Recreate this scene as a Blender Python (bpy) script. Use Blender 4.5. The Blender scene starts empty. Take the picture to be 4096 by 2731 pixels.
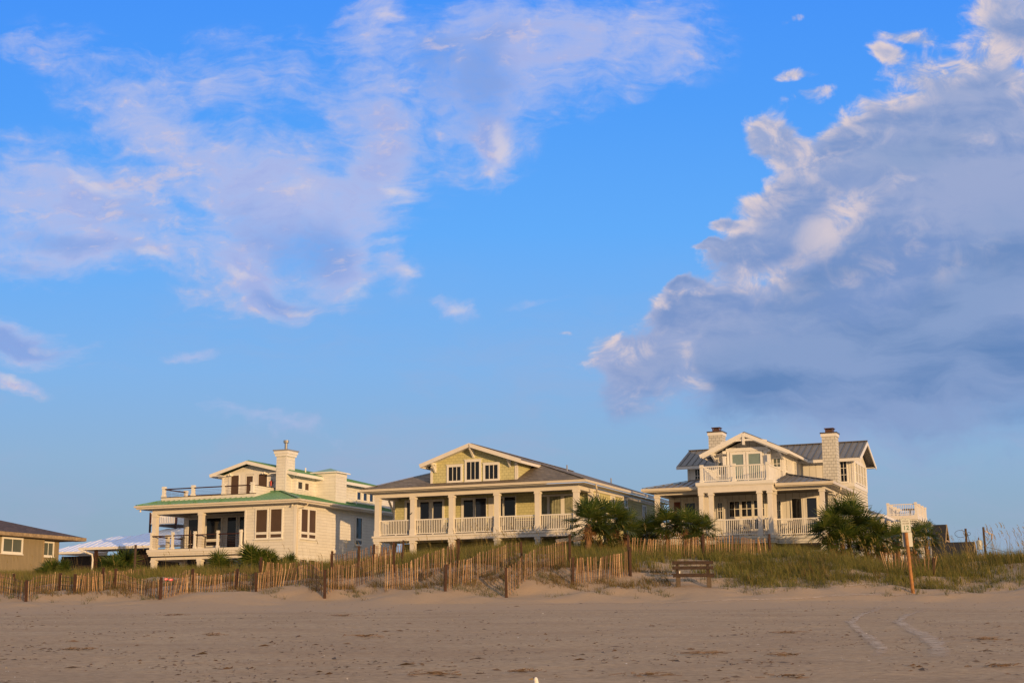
import bpy, math, random
import numpy as np
from mathutils import Vector, Matrix, noise as mnoise
random.seed(7); rng = np.random.default_rng(11)
SC = bpy.context.scene
COL = SC.collection
R = math.radians
# ------------------------------------------------------------------ camera
F = 5689.0; PIT = R(11.33); ROL = R(-.33); PHI = R(23.2); EYE = np.array([0, 0, 1.5])
fwd = np.array([0, math.cos(PIT), math.sin(PIT)]); up0 = np.array([0, -math.sin(PIT), math.cos(PIT)]); r0 = np.array([1., 0, 0])
rgt = math.cos(ROL)*r0 + math.sin(ROL)*up0; upv = -math.sin(ROL)*r0 + math.cos(ROL)*up0
def ray(x, y): return fwd + rgt*(x-2048)/F - upv*(y-1365.5)/F
def atY(x, y, Y):
    d = ray(x, y); return EYE + d*(Y/d[1])
def XY(px, Y, py=2330):
    d = ray(px, py); return (float(d[0]*Y/d[1]), Y)
cam = bpy.data.cameras.new('camera'); co = bpy.data.objects.new('camera', cam); COL.objects.link(co)
cam.lens = F/4096*36; cam.sensor_width = 36; cam.clip_end = 6000; cam.clip_start = .1
M = Matrix((list(rgt), list(upv), list(-fwd))).transposed().to_4x4(); M.translation = Vector(EYE)
co.matrix_world = M; SC.camera = co
# ------------------------------------------------------------------ materials
MATS = {}
def nm(name):
    m = bpy.data.materials.new(name); m.use_nodes = True
    nt = m.node_tree; b = nt.nodes['Principled BSDF']; return m, nt, b
def N(nt, t, **k):
    n = nt.nodes.new(t)
    for a, v in k.items():
        if a in n.inputs.keys(): n.inputs[a].default_value = v
        else: setattr(n, a, v)
    return n
def L(nt, a, b): nt.links.new(a, b)
def c4(c): return (c[0], c[1], c[2], 1)
def plain(name, col, rough=.6, var=.12, scale=3, metal=0, bump=0, spec=.4):
    m, nt, b = nm(name)
    tc = N(nt, 'ShaderNodeTexCoord'); no = N(nt, 'ShaderNodeTexNoise', Scale=scale, Detail=6.0, Roughness=.65)
    L(nt, tc.outputs['Object'], no.inputs['Vector'])
    cr = N(nt, 'ShaderNodeValToRGB'); L(nt, no.outputs['Fac'], cr.inputs[0])
    cr.color_ramp.elements[0].position = .3; cr.color_ramp.elements[1].position = .7
    cr.color_ramp.elements[0].color = c4([x*(1-var) for x in col]); cr.color_ramp.elements[1].color = c4([min(1, x*(1+var)) for x in col])
    L(nt, cr.outputs[0], b.inputs['Base Color'])
    b.inputs['Roughness'].default_value = rough; b.inputs['Metallic'].default_value = metal; b.inputs['Specular IOR Level'].default_value = spec
    if bump:
        bp = N(nt, 'ShaderNodeBump', Strength=.5, Distance=bump); L(nt, no.outputs['Fac'], bp.inputs['Height']); L(nt, bp.outputs[0], b.inputs['Normal'])
    MATS[name] = m; return m
def siding(name, col, bw, rh, mort=.018, dark=.62, off=.5, vari=.06, swap=False):
    m, nt, b = nm(name)
    tc = N(nt, 'ShaderNodeTexCoord'); sx = N(nt, 'ShaderNodeSeparateXYZ'); L(nt, tc.outputs['Object'], sx.inputs[0])
    ad = N(nt, 'ShaderNodeMath', operation='ADD'); L(nt, sx.outputs[0], ad.inputs[0]); L(nt, sx.outputs[1], ad.inputs[1])
    cx = N(nt, 'ShaderNodeCombineXYZ'); L(nt, ad.outputs[0], cx.inputs[0]); L(nt, sx.outputs[2], cx.inputs[1])
    br = N(nt, 'ShaderNodeTexBrick'); br.offset = off
    br.inputs['Scale'].default_value = 1; br.inputs['Brick Width'].default_value = bw; br.inputs['Row Height'].default_value = rh
    br.inputs['Mortar Size'].default_value = mort; br.inputs['Mortar Smooth'].default_value = .3
    br.inputs['Color1'].default_value = c4([x*(1+vari) for x in col]); br.inputs['Color2'].default_value = c4([x*(1-vari) for x in col])
    br.inputs['Mortar'].default_value = c4([x*dark for x in col]); L(nt, cx.outputs[0], br.inputs['Vector'])
    no = N(nt, 'ShaderNodeTexNoise', Scale=1.1, Detail=5.0); L(nt, tc.outputs['Object'], no.inputs['Vector'])
    mr = N(nt, 'ShaderNodeMapRange'); mr.inputs['To Min'].default_value = .86; mr.inputs['To Max'].default_value = 1.12; L(nt, no.outputs['Fac'], mr.inputs[0])
    mx = N(nt, 'ShaderNodeMix', data_type='RGBA', blend_type='MULTIPLY'); mx.inputs[0].default_value = 1
    L(nt, br.outputs['Color'], mx.inputs[6]); L(nt, mr.outputs[0], mx.inputs[7]); L(nt, mx.outputs[2], b.inputs['Base Color'])
    bp = N(nt, 'ShaderNodeBump', Strength=.6, Distance=.02); bp.invert = True; L(nt, br.outputs['Fac'], bp.inputs['Height']); L(nt, bp.outputs[0], b.inputs['Normal'])
    b.inputs['Roughness'].default_value = .8; b.inputs['Specular IOR Level'].default_value = .2; MATS[name] = m; return m
def island(name, cols, rough=.7, trans=0, scale=0):
    m, nt, b = nm(name); g = N(nt, 'ShaderNodeNewGeometry'); cr = N(nt, 'ShaderNodeValToRGB')
    els = cr.color_ramp.elements
    while len(els) < len(cols): els.new(.5)
    for i, c in enumerate(cols): els[i].position = i/(len(cols)-1); els[i].color = c4(c)
    L(nt, g.outputs['Random Per Island'], cr.inputs[0])
    out = cr.outputs[0]
    if scale:
        tc = N(nt, 'ShaderNodeTexCoord'); no = N(nt, 'ShaderNodeTexNoise', Scale=scale, Detail=4.0); L(nt, tc.outputs['Object'], no.inputs['Vector'])
        mr = N(nt, 'ShaderNodeMapRange'); mr.inputs['To Min'].default_value = .45; mr.inputs['To Max'].default_value = 1.55; L(nt, no.outputs['Fac'], mr.inputs[0])
        mx = N(nt, 'ShaderNodeMix', data_type='RGBA', blend_type='MULTIPLY'); mx.inputs[0].default_value = 1
        L(nt, out, mx.inputs[6]); L(nt, mr.outputs[0], mx.inputs[7]); out = mx.outputs[2]
    L(nt, out, b.inputs['Base Color']); b.inputs['Roughness'].default_value = rough; b.inputs['Specular IOR Level'].default_value = .2
    if trans:
        tr = N(nt, 'ShaderNodeBsdfTranslucent'); L(nt, out, tr.inputs[0]); ms = N(nt, 'ShaderNodeMixShader'); ms.inputs[0].default_value = trans
        L(nt, b.outputs[0], ms.inputs[1]); L(nt, tr.outputs[0], ms.inputs[2]); L(nt, ms.outputs[0], nt.nodes['Material Output'].inputs[0])
    MATS[name] = m; return m
siding('shake_white', (.74, .73, .70), .85, .2, .010, .78, vari=.03)
siding('shake_small', (.60, .60, .58), .27, .19, .016, .6)
siding('shake_yellow', (.57, .55, .31), .26, .175, .012, .72, vari=.05)
siding('lap_yellow', (.57, .55, .31), 1.6, .17, .012, .68)
siding('lap_white', (.66, .65, .60), 60, .19, .018, .5, off=0)
siding('batten_white', (.72, .71, .68), .42, 60, .02, .62, off=0)
siding('ply_tan', (.30, .25, .17), .12, 60, .012, .6, off=0)
siding('shingle_roof', (.20, .165, .13), .32, .14, .010, .7, vari=.2)
siding('shingle_dark', (.095, .062, .05), .32, .14, .012, .7, vari=.25)
plain('trim', (.78, .77, .75), .5, .04, 2)
plain('trim_warm', (.74, .71, .67), .5, .05, 2)
plain('gutter', (.66, .60, .50), .4, .06, 2)
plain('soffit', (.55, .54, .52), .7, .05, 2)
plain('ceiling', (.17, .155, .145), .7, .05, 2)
plain('green_metal', (.20, .35, .20), .42, .15, 1.3, 0, 0, .5)
plain('green_rib', (.12, .27, .14), .42, .1, 1.3)
plain('grey_metal', (.17, .165, .165), .6, .12, 1.2, 0, 0, .3)
plain('grey_rib', (.13, .125, .125), .6, .1, 1.2, 0, 0, .3)
plain('white_metal', (.86, .87, .90), .22, .05, .8, 0, 0, .9)
plain('dark_wood', (.05, .018, .012), .5, .25, 5)
plain('deck_floor', (.13, .10, .075), .7, .2, 4)
plain('screen', (.085, .052, .037), .75, .12, 2)
plain('brick_red', (.16, .05, .035), .7, .25, 6)
plain('post_wood', (.05, .021, .013), .75, .45, 5, 0, .01)
plain('sign_wood', (.34, .155, .05), .6, .35, 7, 0, .006)
plain('bench_wood', (.042, .025, .019), .8, .55, 9, 0, .012)
plain('bench_leg', (.10, .075, .055), .8, .3, 9, 0, .01)
plain('sign_white', (.42, .46, .48), .35, .04, 3)
plain('sign_green', (.01, .10, .05), .4, .1, 3)
plain('sign_grey', (.12, .13, .12), .4, .1, 3)
plain('steel', (.55, .5, .42), .25, .1, 3, .9)
plain('cap_metal', (.10, .08, .075), .4, .2, 4, .5)
plain('cap_copper', (.17, .09, .06), .4, .2, 4, .5)
plain('grey_plastic', (.25, .28, .36), .5, .1, 3)
plain('wire_black', (.02, .02, .025), .6, .1, 3)
plain('wire_rust', (.10, .055, .035), .6, .3, 3)
plain('pole_wood', (.07, .045, .035), .8, .4, 5)
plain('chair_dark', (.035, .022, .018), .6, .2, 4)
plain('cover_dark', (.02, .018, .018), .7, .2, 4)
plain('pink', (.75, .08, .14), .5, .1, 5)
plain('white_plastic', (.8, .78, .74), .5, .05, 5)
plain('red_paint', (.22, .02, .04), .35, .1, 2)
plain('extinguisher_red', (.45, .015, .01), .3, .1, 2)
plain('old_board', (.45, .30, .16), .8, .3, 6)
plain('tarp', (.22, .27, .35), .5, .15, 3)
plain('rubber', (.02, .02, .02), .8, .1, 3)
plain('fascia_old', (.33, .25, .16), .8, .4, 4)
plain('curtain', (.30, .31, .22), .8, .3, 4)
plain('blind', (.20, .27, .26), .3, .08, 3, 0, 0, .6)
plain('feather', (.80, .78, .75), .8, .05, 30)
plain('feather_grey', (.33, .34, .37), .8, .1, 30)
plain('beak', (.35, .22, .05), .5, .2, 30)
plain('black', (.01, .01, .01), .3, .1, 30)
island('pickets', [(.07, .042, .028), (.36, .225, .13), (.10, .06, .04), (.56, .39, .24), (.10, .058, .038), (.24, .14, .08), (.40, .27, .165)], .8, 0, 2.5)  # dark and golden entries put shaded and lit slats into the picket colour
island('grass', [(.08, .10, .022), (.145, .15, .034), (.23, .19, .055), (.10, .12, .028), (.26, .20, .065)], .7, .25, .45)
island('grass_dry', [(.20, .14, .055), (.11, .10, .03), (.26, .19, .08), (.15, .08, .035)], .7, .25)
island('grass_low', [(.10, .12, .05), (.16, .16, .08), (.08, .09, .035), (.22, .17, .09)], .7, .2)
island('oats', [(.30, .22, .08), (.22, .18, .05), (.38, .27, .11)], .7, .3)
island('palm_leaf', [(.03, .06, .012), (.065, .10, .018), (.15, .165, .035), (.045, .08, .018), (.10, .13, .025)], .45, .35)
island('palm_dead', [(.20, .10, .04), (.28, .16, .07), (.13, .06, .03)], .8, .1)
plain('palm_trunk', (.22, .12, .07), .85, .5, 9, 0, .03)
island('seaweed', [(.12, .08, .055), (.18, .12, .08), (.08, .06, .045)], .8)
island('shells', [(.75, .68, .6), (.5, .42, .36), (.85, .8, .75)], .6)
def glass(name, col=(.008, .009, .013), rough=.06):
    m, nt, b = nm(name); b.inputs['Base Color'].default_value = c4(col); b.inputs['Roughness'].default_value = rough
    b.inputs['Specular IOR Level'].default_value = .5
    tc = N(nt, 'ShaderNodeTexCoord'); no = N(nt, 'ShaderNodeTexNoise', Scale=1.2, Detail=1.0); L(nt, tc.outputs['Object'], no.inputs['Vector'])
    bp = N(nt, 'ShaderNodeBump', Strength=.08, Distance=.05); L(nt, no.outputs['Fac'], bp.inputs['Height']); L(nt, bp.outputs[0], b.inputs['Normal'])
    MATS[name] = m
glass('glass'); glass('glass_blue', (.012, .016, .035)); glass('glass_grey', (.10, .12, .11), .15)
# sand
def sand():
    m, nt, b = nm('sand'); tc = N(nt, 'ShaderNodeTexCoord'); sx = N(nt, 'ShaderNodeSeparateXYZ'); L(nt, tc.outputs['Object'], sx.inputs[0])
    n1 = N(nt, 'ShaderNodeTexNoise', Scale=.35, Detail=6.0); n2 = N(nt, 'ShaderNodeTexNoise', Scale=7.0, Detail=8.0, Roughness=.75)
    n3 = N(nt, 'ShaderNodeTexNoise', Scale=45.0, Detail=4.0, Roughness=.8)
    mp = N(nt, 'ShaderNodeMapping'); mp.inputs['Scale'].default_value = (.8, 1.5, 1); L(nt, tc.outputs['Object'], mp.inputs[0])
    for n in (n1, n2, n3): L(nt, mp.outputs[0], n.inputs['Vector'])
    # rough trampled wet-dry sand seaward of a wobbling line, clean blown sand landward
    ws = N(nt, 'ShaderNodeTexNoise', Scale=.12, Detail=3.0); L(nt, tc.outputs['Object'], ws.inputs['Vector'])
    a = N(nt, 'ShaderNodeMath', operation='MULTIPLY_ADD'); L(nt, ws.outputs['Fac'], a.inputs[0]); a.inputs[1].default_value = 5; L(nt, sx.outputs[1], a.inputs[2])
    sm = N(nt, 'ShaderNodeMapRange', interpolation_type='SMOOTHSTEP'); sm.inputs['From Min'].default_value = 57.6; sm.inputs['From Max'].default_value = 59.2; L(nt, a.outputs[0], sm.inputs[0])
    cA = N(nt, 'ShaderNodeValToRGB'); L(nt, n1.outputs['Fac'], cA.inputs[0])
    cA.color_ramp.elements[0].position = .35; cA.color_ramp.elements[1].position = .65
    cA.color_ramp.elements[0].color = (.395, .285, .19, 1); cA.color_ramp.elements[1].color = (.455, .34, .23, 1)
    mA = N(nt, 'ShaderNodeMix', data_type='RGBA'); L(nt, sm.outputs[0], mA.inputs[0]); L(nt, cA.outputs[0], mA.inputs[6]); mA.inputs[7].default_value = (.41, .305, .215, 1)
    sp = N(nt, 'ShaderNodeValToRGB'); L(nt, n2.outputs['Fac'], sp.inputs[0]); sp.color_ramp.elements[0].position = .33; sp.color_ramp.elements[1].position = .56
    sp.color_ramp.elements[0].color = (.62, .60, .58, 1); sp.color_ramp.elements[1].color = (1.06, 1.06, 1.06, 1)
    sc = N(nt, 'ShaderNodeMix', data_type='RGBA', blend_type='MULTIPLY'); sf = N(nt, 'ShaderNodeMapRange'); sf.inputs['To Min'].default_value = 1; sf.inputs['To Max'].default_value = .15
    L(nt, sm.outputs[0], sf.inputs[0]); L(nt, sf.outputs[0], sc.inputs[0]); L(nt, mA.outputs[2], sc.inputs[6]); L(nt, sp.outputs[0], sc.inputs[7])
    L(nt, sc.outputs[2], b.inputs['Base Color']); b.inputs['Roughness'].default_value = .95; b.inputs['Specular IOR Level'].default_value = .15
    ad = N(nt, 'ShaderNodeMath', operation='MULTIPLY_ADD'); L(nt, n3.outputs['Fac'], ad.inputs[0]); ad.inputs[1].default_value = .25; L(nt, n2.outputs['Fac'], ad.inputs[2])
    bp = N(nt, 'ShaderNodeBump', Strength=.8, Distance=.05); L(nt, ad.outputs[0], bp.inputs['Height']); L(nt, bp.outputs[0], b.inputs['Normal'])
    MATS['sand'] = m
    m2, nt2, b2 = nm('track'); tc = N(nt2, 'ShaderNodeTexCoord'); no = N(nt2, 'ShaderNodeTexNoise', Scale=3.0, Detail=7.0, Roughness=.7); L(nt2, tc.outputs['Object'], no.inputs['Vector'])
    b2.inputs['Base Color'].default_value = (.58, .46, .36, 1); b2.inputs['Roughness'].default_value = .95; b2.inputs['Specular IOR Level'].default_value = .1
    at = N(nt2, 'ShaderNodeAttribute', attribute_name='cover'); mu = N(nt2, 'ShaderNodeMath', operation='MULTIPLY'); L(nt2, at.outputs['Fac'], mu.inputs[0]); mr = N(nt2, 'ShaderNodeMapRange'); mr.inputs['From Min'].default_value = .32; mr.inputs['From Max'].default_value = .56; mr.inputs['To Max'].default_value = .9
    L(nt2, no.outputs['Fac'], mr.inputs[0]); L(nt2, mr.outputs[0], mu.inputs[1]); L(nt2, mu.outputs[0], b2.inputs['Alpha']); MATS['track'] = m2
sand()
# ------------------------------------------------------------------ builders
def link(name, me, mat, parent=None):
    o = bpy.data.objects.new(name, me); COL.objects.link(o)
    if mat: me.materials.append(MATS[mat])
    if parent: o.parent = parent
    return o
def tag(o, label=None, cat=None, group=None, kind=None):
    if label: o['label'] = label
    if cat: o['category'] = cat
    if group: o['group'] = group
    if kind: o['kind'] = kind
    return o
def empty(name, loc, rz=0, **k):
    o = bpy.data.objects.new(name, None); COL.objects.link(o); o.location = loc; o.rotation_euler = (0, 0, rz); o.empty_display_size = .3
    return tag(o, **k)
SPLIT = {'corner_board', 'gutter', 'ridge_cap', 'soffit', 'rake_board', 'vent_pipe', 'snow_clip', 'eave_lamp', 'flood_lamp', 'handrail', 'trim_board', 'brace', 'fascia', 'bargeboard', 'side_window', 'parapet', 'parapet_cap', 'gable_trim', 'window_sill', 'sole_strap', 'porch_beam', 'eye'}
class MB:
    def __init__(s): s.v = []; s.f = []
    def add(s, vs, fs):
        n = len(s.v); s.v += [tuple(map(float, v)) for v in vs]; s.f += [tuple(n+i for i in f) for f in fs]
    def box(s, x0, x1, y0, y1, z0, z1):
        x0, x1 = sorted((x0, x1)); y0, y1 = sorted((y0, y1)); z0, z1 = sorted((z0, z1))
        s.add([(x0,y0,z0),(x1,y0,z0),(x1,y1,z0),(x0,y1,z0),(x0,y0,z1),(x1,y0,z1),(x1,y1,z1),(x0,y1,z1)],
              [(0,3,2,1),(4,5,6,7),(0,1,5,4),(1,2,6,5),(2,3,7,6),(3,0,4,7)]); return s
    def bar(s, p, q, w, h, up=(0, 0, 1)):
        p = Vector(p); q = Vector(q); d = (q-p).normalized(); sd = d.cross(Vector(up))
        if sd.length < 1e-4: sd = Vector((1, 0, 0))
        sd.normalize(); u = sd.cross(d); a = sd*w/2; b = u*h/2
        s.add([p-a-b, p+a-b, p+a+b, p-a+b, q-a-b, q+a-b, q+a+b, q-a+b], [(0,3,2,1),(4,5,6,7),(0,1,5,4),(1,2,6,5),(2,3,7,6),(3,0,4,7)]); return s
    def tube(s, pts, rad, n=8):
        rad = rad if hasattr(rad, '__len__') else [rad]*len(pts); pts = [Vector(p) for p in pts]; base = len(s.v)
        for i, p in enumerate(pts):
            d = (pts[min(i+1, len(pts)-1)]-pts[max(i-1, 0)]).normalized(); a = d.cross(Vector((0, 0, 1)))
            if a.length < .3: a = d.cross(Vector((0, 1, 0)))
            a.normalize(); b = a.cross(d)
            for k in range(n):
                t = 2*math.pi*k/n; s.v.append(tuple(p+(a*math.cos(t)+b*math.sin(t))*rad[i]))
        for i in range(len(pts)-1):
            for k in range(n):
                s.f.append((base+i*n+k, base+i*n+(k+1) % n, base+(i+1)*n+(k+1) % n, base+(i+1)*n+k))
        s.f.append(tuple(base+k for k in range(n))[::-1]); s.f.append(tuple(base+(len(pts)-1)*n+k for k in range(n))); return s
    def slab(s, poly, th):   # polygon (list of 3D points) thickened downward
        n = len(poly); top = [tuple(p) for p in poly]; bot = [(p[0], p[1], p[2]-th) for p in poly]
        s.add(top+bot, [tuple(range(n)), tuple(range(2*n-1, n-1, -1))] + [(i, n+i, n+(i+1) % n, (i+1) % n) for i in range(n)]); return s
    def prism(s, poly, axis, d0, d1):   # polygon in a plane, extruded along axis 0/1
        def P(p, d): return (d, p[0], p[1]) if axis == 0 else (p[0], d, p[1])
        n = len(poly); s.add([P(p, d0) for p in poly]+[P(p, d1) for p in poly], [tuple(range(n)), tuple(range(2*n-1, n-1, -1))]+[(i, n+i, n+(i+1) % n, (i+1) % n) for i in range(n)]); return s
    def build(s, name, mat, parent=None, smooth=False, bevel=0):
        if name in SPLIT and len(s.v) > 8:      # pieces that do not touch become parts of their own
            par_ = list(range(len(s.v)))
            def find(i):
                while par_[i] != i: par_[i] = par_[par_[i]]; i = par_[i]
                return i
            for f in s.f:
                for i in f[1:]: par_[find(i)] = find(f[0])
            g = {}
            for i in range(len(s.v)): g.setdefault(find(i), []).append(i)
            cl = [[ids, np.array([s.v[i] for i in ids])] for ids in g.values()]; cl = [[ids, a.min(0)-.03, a.max(0)+.03] for ids, a in cl]
            ch_ = True
            while ch_:
                ch_ = False
                for i in range(len(cl)):
                    for j in range(i+1, len(cl)):
                        if np.all(cl[i][1] <= cl[j][2]) and np.all(cl[j][1] <= cl[i][2]):
                            cl[i] = [cl[i][0]+cl[j][0], np.minimum(cl[i][1], cl[j][1]), np.maximum(cl[i][2], cl[j][2])]; cl.pop(j); ch_ = True; break
                    if ch_: break
            if len(cl) > 1:
                o = None
                for ids, _, _ in cl:
                    mp = {v: k for k, v in enumerate(sorted(ids))}; q = MB(); q.v = [s.v[i] for i in sorted(ids)]; q.f = [tuple(mp[i] for i in f) for f in s.f if f[0] in mp]
                    o = q._build(name, mat, parent, smooth, bevel)
                return o
        return s._build(name, mat, parent, smooth, bevel)
    def _build(s, name, mat, parent=None, smooth=False, bevel=0):
        zb = parent.get('_zb', 0) if parent else 0
        p = parent
        me = bpy.data.meshes.new(name); me.from_pydata([(v[0], v[1], v[2]-zb) for v in s.v], [], s.f)
        import bmesh
        bm = bmesh.new(); bm.from_mesh(me); bmesh.ops.recalc_face_normals(bm, faces=bm.faces); bm.to_mesh(me); bm.free()
        if smooth: me.polygons.foreach_set('use_smooth', [True]*len(me.polygons))
        o = link(name, me, mat, parent)
        if parent is not None and '_zb' in parent: o['_zb'] = zb
        if bevel:
            md = o.modifiers.new('b', 'BEVEL'); md.width = bevel; md.segments = 2
        return o
def fast_mesh(name, V, Q, mat, parent=None, tri=False):
    me = bpy.data.meshes.new(name); k = Q.shape[1]
    me.vertices.add(len(V)); me.vertices.foreach_set('co', V.astype(np.float32).ravel())
    me.loops.add(Q.size); me.loops.foreach_set('vertex_index', Q.astype(np.int32).ravel())
    me.polygons.add(len(Q)); me.polygons.foreach_set('loop_start', np.arange(0, Q.size, k, dtype=np.int32))
    me.update(calc_edges=True); me.validate(); return link(name, me, mat, parent)
# T maps (s, d, z): s along wall, d outward
def TF(b): return lambda s, d, z: (s, b-d, z)
def TS(a): return lambda s, d, z: (a+d, s, z)
def tb(mb, T, s0, s1, d0, d1, z0, z1):
    p = T(s0, d0, z0); q = T(s1, d1, z1); mb.box(p[0], q[0], p[1], q[1], p[2], q[2])
def window(par, T, s0, s1, z0, z1, fw=.09, vm=0, hm=(), pane='glass', name='window', head=0, sill=True, mat='trim', mw=.035):
    f = MB()
    tb(f, T, s0-fw, s0, 0, .06, z0-fw, z1+fw); tb(f, T, s1, s1+fw, 0, .06, z0-fw, z1+fw)
    tb(f, T, s0, s1, 0, .06, z1, z1+fw); tb(f, T, s0, s1, 0, .06, z0-fw, z0)
    if head: tb(f, T, s0-fw-.05, s1+fw+.05, 0, .08, z1+fw, z1+fw+head)
    if sill: tb(f, T, s0-fw-.05, s1+fw+.05, 0, .10, z0-fw-.06, z0-fw)
    for i in range(vm):
        c = s0+(s1-s0)*(i+1)/(vm+1); tb(f, T, c-mw/2, c+mw/2, .021, .045, z0, z1)
    xs = [s0+(s1-s0)*i/(vm+1) for i in range(vm+2)]
    for h in hm:
        zc = z0+(z1-z0)*h
        for i in range(vm+1): tb(f, T, xs[i]+(mw/2 if i else 0), xs[i+1]-(mw/2 if i < vm else 0), .021, .045, zc-mw/2, zc+mw/2)
    o = f.build(name, mat, par); p = MB(); tb(p, T, s0, s1, .003, .02, z0, z1); p.build('pane', pane, o); return o
def railing(par, p, q, zf, h=1.0, sp=.115, mat='trim', name='railing', bw=.04, rail=.07, lo=.1):
    m = MB(); p = Vector((p[0], p[1], 0)); q = Vector((q[0], q[1], 0)); d = q-p; ln = d.length
    m.bar(p+Vector((0, 0, zf+h-rail/2)), q+Vector((0, 0, zf+h-rail/2)), .09, rail); m.bar(p+Vector((0, 0, zf+lo)), q+Vector((0, 0, zf+lo)), .05, .06)
    n = max(2, int(ln/sp)); dn = d/ln
    for i in range(1, n):
        c = p+d*i/n; m.bar(c+Vector((0, 0, zf+lo+.03)), c+Vector((0, 0, zf+h-rail)), bw, bw, dn)
    return m.build(name, mat, par)
def column(par, a0, a1, b0, b1, z0, z1, cap=.28, base=.35, mat='trim_warm', name='column'):
    m = MB(); m.box(a0, a1, b0, b1, z0, z1)
    if cap: m.box(a0-.045, a1+.045, b0-.045, b1+.045, z1-cap*.55, z1-cap*.4); m.box(a0-.03, a1+.03, b0-.03, b1+.03, z1-cap*.4, z1-.003)
    if base: m.box(a0-.03, a1+.03, b0-.03, b1+.03, z0+.002, z0+base)
    return m.build(name, mat, par)
def railpost(par, a, b, z0, h, w=.14, mat='trim'):
    m = MB(); m.box(a-w/2, a+w/2, b-w/2, b+w/2, z0, z0+h); m.box(a-w*.72, a+w*.72, b-w*.72, b+w*.72, z0+h-.1, z0+h-.05)
    m.box(a-w*.62, a+w*.62, b-w*.62, b+w*.62, z0+h+.002, z0+h+.05); m.box(a-w*.66, a+w*.66, b-w*.66, b+w*.66, z0+.002, z0+.14)
    return m.build('railing_post', mat, par)
def ribs(par, plane, mat, sp=.42, axis=0, h=.045, w=.03, lim=None, name='roof_seams'):
    # plane: (polygon list) ribs run up-slope, perpendicular to axis (0: ribs at steps of x, running along y)
    m = MB(); P = [Vector(p) for p in plane]; c = [p[axis] for p in P]; t = min(c)+sp/2
    while t < max(c):
        hit = []
        for i in range(len(P)):
            a, b = P[i], P[(i+1) % len(P)]
            if (a[axis]-t)*(b[axis]-t) < 0:
                k = (t-a[axis])/(b[axis]-a[axis]); hit.append(a+(b-a)*k)
        if len(hit) >= 2: m.bar(hit[0]+Vector((0, 0, h/2)), hit[1]+Vector((0, 0, h/2)), w, h)
        t += sp
    if m.v: m.build(name, mat, par)
def downspout(par, pts, mat='gutter', r=.045):
    return MB().tube(pts, r, 6).build('downspout', mat, par)
def chair(par_loc, rz, label, grp='dark chairs on the porches'):
    t = empty('porch_chair', par_loc, rz, label=label, cat='chair', group=grp)
    s = MB()
    for i in range(5): s.box(-.26, .26, -.25+i*.1, -.17+i*.1, .40, .43)
    s.build('seat', 'chair_dark', t)
    b = MB()
    for i in range(5): b.bar((-.22+i*.11, .26, .43), (-.22+i*.11, .44, 1.02), .07, .02)
    b.bar((-.27, .42, .98), (.27, .42, .98), .03, .06); b.build('backrest', 'chair_dark', t)
    for sx in (-1, 1):
        MB().box(sx*.25-.025, sx*.25+.025, -.25, -.2, .0, .62).build('leg', 'chair_dark', t)
        MB().box(sx*.25-.025, sx*.25+.025, .22, .27, .0, .62).build('leg', 'chair_dark', t)
        MB().box(sx*.27-.04, sx*.27+.04, -.28, .28, .62, .65).build('armrest', 'chair_dark', t)
    return t
def house(name, rx, ry, Y, W, zb, **k):
    P = atY(rx, ry, Y); U = np.array([math.cos(PHI), -math.sin(PHI), 0]); O = P - U*W
    e = empty(name, (O[0], O[1], zb), -PHI, **k); e['_zb'] = zb; return e
def world_of(h, a, b, z):
    c, s = math.cos(PHI), math.sin(PHI); return (h.location[0]+a*c+b*s, h.location[1]-a*s+b*c, z)
# ------------------------------------------------------------------ terrain
KY = np.array([-60, 0, 50, 57, 60, 62, 66, 70, 74, 78, 84, 90, 100, 130, 900.])
KX = np.array([-200, -26, -12, 0, 7, 14, 19.5, 24, 200.])
PR = np.array([
 [-2.2, 0, 1.88, 2.15, 2.42, 2.70, 3.20, 3.50, 3.75, 4.0, 4.3, 4.65, 5.0, 5.3, 5.3],
 [-2.2, 0, 1.88, 2.15, 2.42, 2.70, 3.20, 3.50, 3.75, 4.0, 4.3, 4.65, 5.0, 5.3, 5.3],
 [-2.2, 0, 1.88, 2.15, 2.46, 2.85, 3.50, 3.85, 4.15, 4.4, 4.7, 5.0, 5.3, 5.4, 5.4],
 [-2.2, 0, 1.88, 2.15, 2.48, 2.95, 4.15, 4.75, 5.05, 5.35, 5.75, 5.95, 6, 6, 6],
 [-2.2, 0, 1.88, 2.15, 2.48, 2.92, 3.90, 4.55, 4.95, 5.35, 5.8, 5.95, 6, 6, 6],
 [-2.2, 0, 1.88, 2.15, 2.46, 2.85, 3.80, 4.50, 4.95, 5.25, 5.6, 5.8, 5.9, 5.8, 5.8],
 [-2.2, 0, 1.88, 2.12, 2.42, 2.80, 3.45, 4.00, 4.30, 4.4, 4.5, 4.5, 4.4, 4.2, 4.2],
 [-2.2, 0, 1.88, 2.14, 2.55, 3.10, 4.05, 4.50, 4.60, 4.5, 4.3, 4.3, 4.2, 4.2, 4.2],
 [-2.2, 0, 1.88, 2.14, 2.55, 3.10, 4.05, 4.60, 4.70, 4.5, 4.3, 4.3, 4.2, 4.2, 4.2]])
def sstep(a, b, x):
    t = np.clip((x-a)/(b-a), 0, 1); return t*t*(3-2*t)
_G = np.random.default_rng(3).random((128, 128))
def vn(x, y):
    xi = np.floor(x).astype(int); yi = np.floor(y).astype(int); fx = x-xi; fy = y-yi; fx = fx*fx*(3-2*fx); fy = fy*fy*(3-2*fy)
    g = lambda i, j: _G[i % 128, j % 128]
    return (g(xi, yi)*(1-fx)+g(xi+1, yi)*fx)*(1-fy)+(g(xi, yi+1)*(1-fx)+g(xi+1, yi+1)*fx)*fy
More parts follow.
